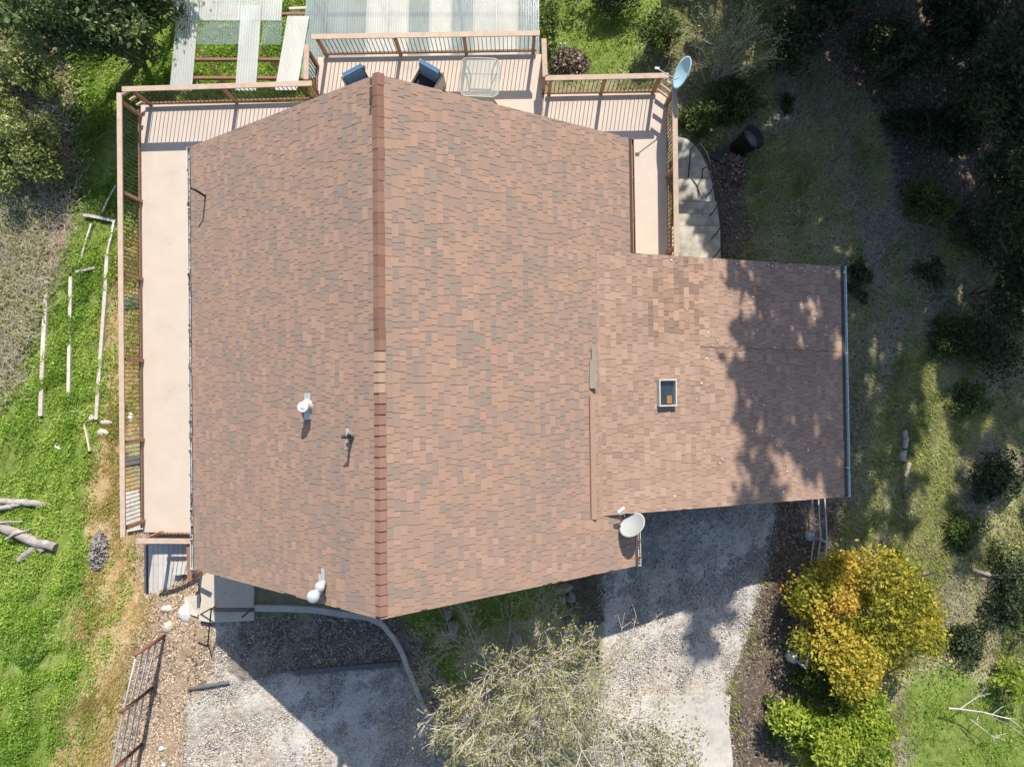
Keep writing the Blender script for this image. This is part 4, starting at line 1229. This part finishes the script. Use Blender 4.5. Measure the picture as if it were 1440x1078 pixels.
def shrub(name, label, px, py, zc_, rad, n, size, mat, cat='shrub', group=None, lumps=26, lump_r=.36, tint_w=.45, tint_b=0.0, bark='bark', stems=7, seed=None, asp=.5):
    c = np.array(at(px, py, zc_)); zg = float(zt(c[0], c[1])[0])
    t = thing(name, (c[0], c[1], zg), label, cat, group)
    P, lt = crown_points(c, rad, n, lumps, lump_r, seed if seed is not None else int(px * 3 + py * 5) % 9973)
    P[:, 2] = np.maximum(P[:, 2], zt(P[:, 0], P[:, 1]) + .03)
    gq = Geo(); leaves(gq, P, size, (lt * tint_w + RNG.random(n) * (1 - tint_w) + tint_b).clip(0, 1), .25, asp)
    gq.build('foliage', M[mat], t)
    s = Geo(); b = np.array([c[0], c[1], zg])
    for k in range(stems):
        e = c + np.array(rad) * RNG.uniform(-.75, .75, 3)
        m = (b + e) / 2 + RNG.normal(0, .12, 3)
        rr = max(.012, .035 * rad[0])
        s.tube([b + RNG.normal(0, .05, 3) * (1, 1, 0), m, e], [rr, rr * .7, rr * .3], 5, cap=False)
    if stems: s.build('trunk' if cat == 'tree' else 'stem', M[bark], t)
    return t

# yellow-green tree, lime bush (lower right)
shrub('yellow_tree', 'bushy tree with yellow and red tinged leaves beside the driveway', 1214, 874, -.4, (2.5, 2.5, 1.4), 34000, .10, 'yellow_leaf', 'tree', lumps=44, lump_r=.25, tint_w=.55, tint_b=.0)
shrub('lime_bush', 'lime green bush below the yellow tree at the bottom edge', 1172, 1046, -.5, (2.2, 1.75, 1.0), 22000, .10, 'lime_leaf', lumps=32, lump_r=.27, tint_w=.5)
shrub('green_bush', 'small darker green bush at the left of the lime one', 1098, 1012, -1.0, (.75, .9, .6), 4000, .10, 'shrub_leaf', lumps=16, tint_b=.15)
shrub('green_bush', 'shaded green bush filling the gap between yellow tree and lime bush', 1160, 960, -1.1, (1.3, .7, .6), 4500, .10, 'shrub_leaf', lumps=18, tint_b=.1)
# upper left tree and scrub
shrub('oak_tree', 'dark leafy oak in the upper left corner', 120, 18, -.2, (3.0, 1.75, 1.7), 20000, .12, 'oak_leaf', 'tree', lumps=44, lump_r=.3, tint_w=.55)
shrub('oak_tree', 'second dark oak whose crown reaches out of the top edge', 170, -85, .3, (2.1, 2.0, 1.7), 9000, .14, 'oak_leaf', 'tree', lumps=34, lump_r=.32)
shrub('olive_bush', 'large rounded olive green bush at the left edge', 35, 215, -2.3, (1.55, 1.6, .95), 11000, .095, 'olive_leaf', lumps=34, lump_r=.3, tint_b=-.08)
shrub('scrub_bush', 'sparse olive scrub under the upper left oak', 28, 120, -2.6, (1.5, 1.2, .6), 5000, .09, 'olive_leaf', lumps=26, lump_r=.26)
shrub('scrub_bush', 'mixed green scrub in the top left picture corner', 25, 45, -2.2, (1.6, 1.4, .8), 6000, .10, 'olive_leaf', lumps=26, lump_r=.28)
shrub('grey_green_bush', 'low grey green bush beside the left lawn', 42, 500, -2.5, (.55, 1.4, .22), 1500, .08, 'shrub_leaf', lumps=18, lump_r=.25, tint_b=.3)
# right-hand slope
RS = [
 ('leafy light green shrub in the dark upper right woods', 1305, 285, -3.1, (1.15, 1.0, .8), 4200, 'shrub_leaf', .05),
 ('dark shrub right of the upper right light green one', 1400, 330, -3.2, (1.4, 1.5, .9), 4200, 'dark_leaf', .0),
 ('green shrub at the right edge level with the garage top', 1330, 470, -3.4, (1.0, .9, .6), 3000, 'shrub_leaf', -.12),
 ('broad dark shrub at the right edge level with the garage', 1400, 470, -3.1, (1.4, 1.7, .9), 5200, 'dark_leaf', .0),
 ('grey green ferny shrub right of the old half log', 1350, 560, -3.6, (1.5, .9, .5), 4200, 'shrub_leaf', -.1),
 ('dark round shrub at the right edge below the ferny one', 1400, 670, -3.2, (1.2, 1.0, .8), 4200, 'dark_leaf', .0),
 ('mid green shrub above the pale fallen log', 1350, 745, -3.2, (1.1, .85, .6), 3600, 'shrub_leaf', -.15),
 ('large dark shrub at the right edge below the fallen log', 1418, 835, -3.0, (1.0, 1.9, .8), 5200, 'dark_leaf', .05),
 ('dark shrub between the yellow tree and the right edge', 1355, 900, -2.9, (1.0, .9, .6), 3600, 'dark_leaf', .12),
 ('shrub with upright leafy shoots at the lower right edge', 1425, 955, -2.6, (.9, .8, .7), 1500, 'lime_leaf', -.1),
 ('small dark shrub at the upper garage corner', 1205, 395, -2.9, (.55, .8, .4), 1600, 'dark_leaf', .1),
 ('dark green shrub above the black tub', 1035, 140, -3.0, (1.15, .85, .6), 4600, 'shrub_leaf', -.18),
 ('leafy shrub in front of the blue dish', 975, 165, -2.9, (.75, .8, .5), 2600, 'shrub_leaf', -.02),
 ('dark shrub in the grass above the right deck corner', 925, 45, -2.8, (.85, .75, .6), 2800, 'shrub_leaf', -.1),
 ('small yellow green shrub at the patio cover corner', 772, 40, -2.9, (.45, 1.3, .5), 1900, 'shrub_leaf', .12),
 ('dark shrub at the top edge beyond the patio cover', 850, -10, -3.0, (1.6, .8, .6), 3000, 'dark_leaf', .1),
 ('dark shrub on the right of the wiry bush', 1110, 60, -3.0, (1.1, 1.4, .7), 4200, 'dark_leaf', .05),
 ('deep green shrub in the top right woods', 1245, 60, -3.2, (1.3, 1.0, .7), 3600, 'dark_leaf', .0),
 ('dark shrub left of the corner evergreen in the top right', 1330, 60, -2.6, (1.2, 1.3, 1.0), 4200, 'dark_leaf', .0),
 ('low dark shrub in the litter of the upper right woods', 1280, 170, -3.3, (1.1, .8, .6), 3000, 'dark_leaf', .05),
 ('wide dark shrub at the top edge of the right hand woods', 1175, -15, -3.0, (1.5, 1.0, .8), 4200, 'dark_leaf', .02),
 ('dark low shrub at the right end of the shaded grass', 1300, 390, -3.6, (.9, .8, .5), 2400, 'dark_leaf', .12),
 ('small round shrub in the shaded grass of the upper right', 1105, 145, -3.2, (.35, .4, .25), 500, 'dark_leaf', .05),
]
for lab, px, py, z, rad, n, mt, tb_ in RS:
    shrub('shrub', lab, px, py, z, rad, n, .09, mt, 'shrub', 'shrubs on the right hand slope', lumps=24, lump_r=.33, tint_b=tb_)
shrub('evergreen_tree', 'tall dark evergreen in the upper right corner', 1415, 100, -.5, (1.9, 2.6, 2.2), 11000, .12, 'dark_leaf', 'tree', 'evergreens in the right hand woods', lumps=40, lump_r=.28)
shrub('evergreen_tree', 'dark evergreen crown at the right edge below the corner one', 1440, 265, -.8, (1.5, 2.0, 1.8), 7000, .12, 'dark_leaf', 'tree', 'evergreens in the right hand woods', lumps=32, lump_r=.28)
for lab, px, py, z, rad, n in (('dark evergreen at the top edge above the blue dish side of the woods', 1170, 5, -1.6, (1.3, 1.0, 1.2), 4200),
                               ('dark evergreen in the middle of the top right woods', 1265, 85, -1.8, (1.2, 1.1, 1.2), 4200),
                               ('dark evergreen at the top edge near the right corner', 1345, 25, -1.4, (1.3, 1.2, 1.4), 5000),
                               ('dark evergreen below the top right corner trees', 1345, 185, -2.2, (1.2, 1.1, 1.0), 4200),
                               ('dark narrow evergreen at the right edge halfway up', 1435, 400, -1.5, (1.0, 1.7, 1.4), 4600)):
    shrub('evergreen_tree', lab, px, py, z, rad, n, .11, 'dark_leaf', 'tree', 'evergreens in the right hand woods', lumps=36, lump_r=.24)

# wiry grey bush near the top
wb = thing('wiry_bush', g(1010, 110), 'half bare wiry bush with pale grey stems near the top edge', 'shrub')
gq = Geo(); ends = []
b0 = np.array(g(1003, 118))
for k in range(16):
    a = R(RNG.uniform(-5, 120)); el = RNG.uniform(.5, 1.1)
    d = np.array([math.cos(a), math.sin(a), el]); d /= np.linalg.norm(d)
    limbs(gq, b0 + RNG.normal(0, .12, 3) * (1, 1, 0), d, RNG.uniform(.9, 1.25), .022, 2, ends, .35, 3, .1, 4, .75, 3)
gq.build('stem', M['pale_bark'], wb)
P = np.vstack([lerp(np.array(e[0][1])[None], np.array(e[0][-1])[None], RNG.random((26, 1))) + RNG.normal(0, .09, (26, 3)) for e in ends])
gq = Geo(); leaves(gq, P, .07, RNG.random(len(P)), .2, .4); gq.build('foliage', M['olive_leaf'], wb)

# bare spring tree at the bottom
bt = thing('spring_tree', g(726, 896), 'nearly bare spring tree with pale branches and fresh yellow green leaves', 'tree')
gq = Geo(); ends = []
b0 = np.array(g(726, 898)); top = np.array([b0[0] + .02, b0[1] - .15, 1.5])
gq.tube([b0, (b0 + top) / 2 + (.05, .02, 0), top], [.16, .13, .11], 10, tint=.8, cap=False)
for k in range(13):
    a = 2 * math.pi * k / 13 + RNG.uniform(-.25, .25); sp = RNG.uniform(.55, 1.25)
    d = np.array([math.cos(a) * sp * 1.15, math.sin(a) * sp, RNG.uniform(.5, 1.0)]); d /= np.linalg.norm(d)
    limbs(gq, lerp(b0, top, RNG.uniform(.75, 1)), d, RNG.uniform(1.15, 1.45), .024, 5, ends, .42, 3, .04, 5, .70, 2)
for k in range(12):
    a = 2 * math.pi * k / 12 + RNG.uniform(-.3, .3); sp = RNG.uniform(.1, .55)
    d = np.array([math.cos(a) * sp, math.sin(a) * sp, 1.0]); d /= np.linalg.norm(d)
    limbs(gq, lerp(b0, top, RNG.uniform(.6, 1)), d, RNG.uniform(.75, 1.0), .024, 4, ends, .5, 3, .0, 4, .74, 2)
for a_, L_ in ((-.25, 1.9), (-.5, 2.0), (-.02, 1.8), (-.75, 1.9)):
    d = np.array([math.cos(a_), math.sin(a_), .45]); d /= np.linalg.norm(d)
    limbs(gq, top, d, L_, .03, 4, ends, .4, 3, .0, 5, .66, 2)
gq.build('trunk', M['pale_bark'], bt)
allp = []
for pts, dd in ends:
    m = 5
    i = RNG.integers(1, len(pts), m)
    allp.append(np.array(pts)[i] + RNG.normal(0, .08, (m, 3)))
P = np.vstack(allp)
gq = Geo(); leaves(gq, P, .05, RNG.random(len(P)), .2, .6); gq.build('foliage', M['spring_leaf'], bt)
print('spring tree ends', len(ends))

# leafy roadside tree whose thin leaves hang over the driveway
shrub('young_tree', 'thin leafed young tree over the lower driveway', 925, 1075, 2.6, (1.6, 1.5, .9), 5200, .055, 'spring_leaf', 'tree', lumps=60, lump_r=.22, tint_b=-.35, stems=0, bark='pale_bark')
# broken branch lower right
bb = Geo(); ends = []
limbs(bb, np.array(g(1320, 985, .5)), np.array([.8, -.45, .08]), 1.0, .03, 2, ends, .5, 3, .0, 5, .7, 3)
limbs(bb, np.array(g(1350, 1000, .5)), np.array([.7, -.5, .05]), .8, .022, 2, ends, .5, 3, .0, 5, .7, 3)
tag(bb.build('broken_branch', M['pale_bark']), 'bare forked branch reaching over the grass at the lower right', 'branch')

# tall conifers beyond the top edge: they shade the garage roof and the right-hand slope
def conifer(x, y, ztop, r0, n, seed):
    k = np.random.default_rng(seed); zg = float(zt(x, y)[0])
    t = thing('conifer_tree', (x, y, zg), 'tall conifer standing beyond the top edge, shading the garage roof and slope', 'tree', 'tall conifers beyond the top edge')
    zb = zg + 2.2
    Geo().tube([(x, y, zg), (x + .1, y, (zg + ztop) / 2), (x, y, ztop - .2)], [.3, .2, .04], 8, cap=False).build('trunk', M['bark'], t)
    nbr = int((ztop - zb) * 5); f = k.random(nbr) ** .85
    ang = k.uniform(0, 6.28, nbr); zz = zb + f * (ztop - zb)
    Rr = r0 * (1 - f) ** .55 * k.uniform(.55, 1.2, nbr) + .25
    i = k.choice(nbr, n, p=Rr / Rr.sum()); s = k.random(n) ** .6
    P = np.column_stack([x + np.cos(ang[i]) * Rr[i] * s, y + np.sin(ang[i]) * Rr[i] * s, zz[i] - .35 * s * Rr[i]])
    P += k.normal(0, .16, (n, 3)) * (1, 1, .5)
    gq = Geo(); leaves(gq, P, .30, k.random(n), .45, .6); gq.build('crown', M['dark_leaf'], t)
for i, (x, y, zt_, r, n) in enumerate([(9.0, 15.0, 18.4, 2.3, 3600), (11.9, 16.0, 18.3, 2.7, 4600), (15.4, 15.4, 15.4, 2.4, 3600), (18.3, 16.2, 16.0, 2.6, 3800), (21.2, 15.2, 15.0, 2.6, 3600), (24.0, 16.5, 14, 2.6, 3000),
                                       (10.8, 18.2, 18.6, 2.6, 4000), (13.4, 14.6, 15.0, 2.2, 3600), (14.6, 19.0, 16.5, 2.5, 3200), (19.8, 19.5, 16.0, 2.7, 3200), (8.2, 17.0, 9.5, 2.2, 2200), (22.5, 10.5, 11.0, 2.4, 2600)]):
    conifer(x, y, zt_, r * 1.1, int(n * (2.9 if x < 13 else 2.0)), 100 + i)

# ------------------------------------------------------------------ ground cover
BX = (-16.5, 19.0); BY = (-12.8, 13.2)
def scatter(n, bx=BX, by=BY):
    return RNG.uniform(*bx, n), RNG.uniform(*by, n)
def in_view(x, y, z, m=25):
    px, py = to_px(x, y, z)
    return (px > -m) & (px < 1440 + m) & (py > -m) & (py < 1078 + m)
def under_house(x, y):
    return ((x > xl) & (x < xr) & (y > ys) & (y < yn)) | ((x > xr) & (x < gxr) & (y > weS.y + .4) & (y < weN.y - .4))
def blades(gq, x, y, k, h, w, lean, tint):
    n = len(x)
    x = np.repeat(x, k) + RNG.normal(0, .035, n * k); y = np.repeat(y, k) + RNG.normal(0, .035, n * k)
    z = zt(x, y) - .01; tint = np.repeat(tint, k) + RNG.normal(0, .17, n * k)
    a = RNG.uniform(0, 6.28, n * k); hh = h * RNG.uniform(.5, 1.4, n * k); ll = lean * RNG.uniform(.2, 1.3, n * k) * hh
    V = np.empty((n * k, 3, 3))
    V[:, 0] = np.column_stack([x - w * np.sin(a), y + w * np.cos(a), z]); V[:, 1] = np.column_stack([x + w * np.sin(a), y - w * np.cos(a), z])
    V[:, 2] = np.column_stack([x + ll * np.cos(a), y + ll * np.sin(a), z + hh])
    gq.add(V.reshape(-1, 3), tris=np.arange(n * k * 3).reshape(-1, 3), tint=tint.clip(0, 1))

def cover(name, mk, n, fn, mat, jit=.25, extra=None, bx=BX, by=BY):
    x, y = scatter(n, bx, by)
    z = zt(x, y)
    ok = in_view(x, y, z) & ~under_house(x, y)
    x, y = x[ok], y[ok]
    m = mask(mk, x, y, jit) if mk else np.ones(len(x), bool)
    for no in ('gravel', 'mulch'):
        if mk != no: m &= ~mask(no, x, y, .08)
    if extra is not None: m &= extra(x, y)
    x, y = x[m], y[m]
    gq = Geo(); fn(gq, x, y)
    if gq.n: return struct(gq.build(name, M[mat]), 'stuff')

def lawn_fn(gq, x, y):
    t = .66 + .2 * pnoise(x, y, .55) + .12 * pnoise(x, y, .16) + .15 * RNG.normal(0, 1, len(x))
    z = zt(x, y) + .02 + .08 * RNG.random(len(x)) + .05 * pnoise(x, y, .17)
    leaves(gq, np.column_stack([x, y, z]), .054, t.clip(0, 1), .2, .55)
keep = lambda th, sc_: (lambda x, y: pnoise(x, y, sc_) + .5 * RNG.normal(0, 1, len(x)) > th)
cover('lawn', 'lawn', 680000, lawn_fn, 'lawn', .22, keep(-1.0, .5), (-17, -6.3), BY)
cover('garden_grass', 'lawn', 260000, lawn_fn, 'lawn', .3, keep(-.7, .5), (-6.3, 19), BY)
cover('grass', 'lawn', 60000, lambda gq, x, y: blades(gq, x, y, 4, .13, .008, .7, (.55 + .25 * pnoise(x, y, .5)).clip(0, 1)), 'lawn', .2)
LB = (-14.5, -8.4)
cover('dry_grass', 'dry', 60000, lambda gq, x, y: blades(gq, x, y, 5, .10, .010, 1.4, (.45 + .3 * pnoise(x, y, .4)).clip(0, 1)), 'dry', .3, keep(-.2, .3), LB, BY)
cover('dry_lawn_patch', 'dry', 110000, lawn_fn, 'lawn', .3, keep(.35, .35), LB, BY)
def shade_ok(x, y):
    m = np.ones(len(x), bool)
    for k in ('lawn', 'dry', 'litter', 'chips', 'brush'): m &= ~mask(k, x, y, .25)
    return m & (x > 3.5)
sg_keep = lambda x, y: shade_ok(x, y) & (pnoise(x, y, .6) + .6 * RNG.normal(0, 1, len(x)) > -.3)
RB = (3.5, 19)
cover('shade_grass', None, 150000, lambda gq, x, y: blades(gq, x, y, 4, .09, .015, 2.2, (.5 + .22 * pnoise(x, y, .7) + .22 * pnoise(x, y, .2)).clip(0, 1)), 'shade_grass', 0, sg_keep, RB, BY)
def weed_fn(gq, x, y):
    t = (.45 + .22 * pnoise(x, y, .35) + .2 * RNG.normal(0, 1, len(x))).clip(0, 1)
    leaves(gq, np.column_stack([x, y, zt(x, y) + .03 + .05 * RNG.random(len(x))]), .085, t, .55, .5, .5)
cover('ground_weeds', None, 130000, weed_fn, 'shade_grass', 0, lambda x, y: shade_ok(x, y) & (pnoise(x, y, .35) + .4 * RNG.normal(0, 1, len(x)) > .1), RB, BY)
def flat_bits(size, asp, lift=.015):
    def fn(gq, x, y):
        leaves(gq, np.column_stack([x, y, zt(x, y) + lift + .02 * RNG.random(len(x))]), size, RNG.random(len(x)), .7, asp)
    return fn
cover('leaf_litter', 'litter', 130000, flat_bits(.08, .5), 'litter_leaf', .3, None, RB, BY)
cover('scattered_litter', None, 70000, flat_bits(.07, .45, .05), 'litter_leaf', 0, lambda x, y: shade_ok(x, y), RB, BY)
cover('straw', None, 90000, lambda gq, x, y: blades(gq, x, y, 2, .11, .011, 2.6, RNG.random(len(x))), 'straw', 0, lambda x, y: shade_ok(x, y) & (pnoise(x, y, .9) > -.3), RB, BY)
cover('wood_chips', 'chips', 120000, flat_bits(.06, .4), 'chip', .25, None, (-11.5, -7.5), (-13, -4))
cover('chip_leaf', 'chips', 7000, flat_bits(.08, .5, .025), 'litter_leaf', .25, keep(0, .5), (-11.5, -7.5), (-13, -4))
cover('bark_mulch', 'mulch', 150000, flat_bits(.055, .45), 'dark_chip', .1, None, (-9, -1), (-12, -5.5))
def stones_fn(gq, x, y):
    n = len(x); s = RNG.uniform(.012, .025, n)
    o = np.array([(1, 0, 0), (0, 1, 0), (-1, 0, 0), (0, -1, 0), (0, 0, .8)], float)
    a = RNG.uniform(0, 6.28, n); c, si = np.cos(a), np.sin(a); st = RNG.uniform(.6, 1.4, n)
    V = np.empty((n, 5, 3)); z = zt(x, y)
    for i in range(5):
        ox, oy = o[i, 0] * st, o[i, 1]
        V[:, i, 0] = x + s * (c * ox - si * oy); V[:, i, 1] = y + s * (si * ox + c * oy); V[:, i, 2] = z + s * o[i, 2] + .004
    b = np.arange(n)[:, None] * 5
    T = np.concatenate([b + np.array(t) for t in ((0, 1, 4), (1, 2, 4), (2, 3, 4), (3, 0, 4))], 1).reshape(-1, 3)
    gq.add(V.reshape(-1, 3), tris=T, tint=np.repeat((.5 + .27 * RNG.normal(0, 1, n) + .12 * pnoise(x, y, .5)).clip(0, 1), 4))
cover('gravel', 'gravel', 80000, stones_fn, 'pebble', .12, keep(-1.0, .45), (-10, -1.2), (-13, -5.8))
cover('gravel', 'gravel', 90000, stones_fn, 'pebble', .12, keep(-1.0, .45), (2, 9.2), (-13, -2.8))
cover('gravel_leaf', 'gravel', 90000, flat_bits(.055, .5, .02), 'chip', .25, keep(.45, .5), (-10, -1.5), BY)
cover('gravel_leaf', 'gravel', 22000, flat_bits(.05, .5, .02), 'litter_leaf', .2, keep(.2, .5), (1, 9), BY)
# dead brush on the left slope
def twig_fn(gq, x, y):
    n = len(x); a = RNG.uniform(0, 3.14, n); L = RNG.uniform(.12, .5, n); z = zt(x, y)
    d = np.column_stack([np.cos(a), np.sin(a), RNG.uniform(-.1, .6, n)]); s = np.column_stack([-np.sin(a), np.cos(a), np.zeros(n)]) * .005
    p0 = np.column_stack([x, y, z + .25 * RNG.random(n)]); p1 = p0 + d * L[:, None]; m = (p0 + p1) / 2 + RNG.normal(0, .03, (n, 3))
    V = np.stack([p0 - s, p0 + s, m + s, m - s, p1 + s * .4, p1 - s * .4], 1)
    b = np.arange(n)[:, None] * 6
    Q = np.concatenate([b + np.array((0, 1, 2, 3)), b + np.array((3, 2, 4, 5))], 1).reshape(-1, 4)
    gq.add(V.reshape(-1, 3), Q, tint=np.repeat(RNG.random(n), 2))
BB, BBY = (-17, -10.8), (-1.5, 13.2)
cover('dead_brush', 'brush', 22000, twig_fn, 'twig', .3, None, BB, BBY)
cover('brush_leaf', 'brush', 120000, flat_bits(.09, .5, .14), 'olive_leaf', .3, keep(.0, .7), BB, BBY)
cover('brush_litter', 'brush', 40000, flat_bits(.07, .5, .02), 'litter_leaf', .3, keep(.0, .5), BB, BBY)

# pale leaf flecks lying on the garage roof
n = 260
u = RNG.random(n); vv = 1 - RNG.random(n) ** 1.5 * .75
edge_ = RNG.random(n) < .3; u[edge_] = .01 + .02 * RNG.random(edge_.sum())
P = np.array([slope_G.p(a, b, .03) for a, b in zip(u, vv)])
gq = Geo(); leaves(gq, P, .045, .7 + .3 * RNG.random(n), .7, .5)
struct(gq.build('roof_debris', surf('pale_fleck', [(0, (.35, .33, .30)), (1, (.7, .7, .68))], 3, .1, .9)), 'stuff')
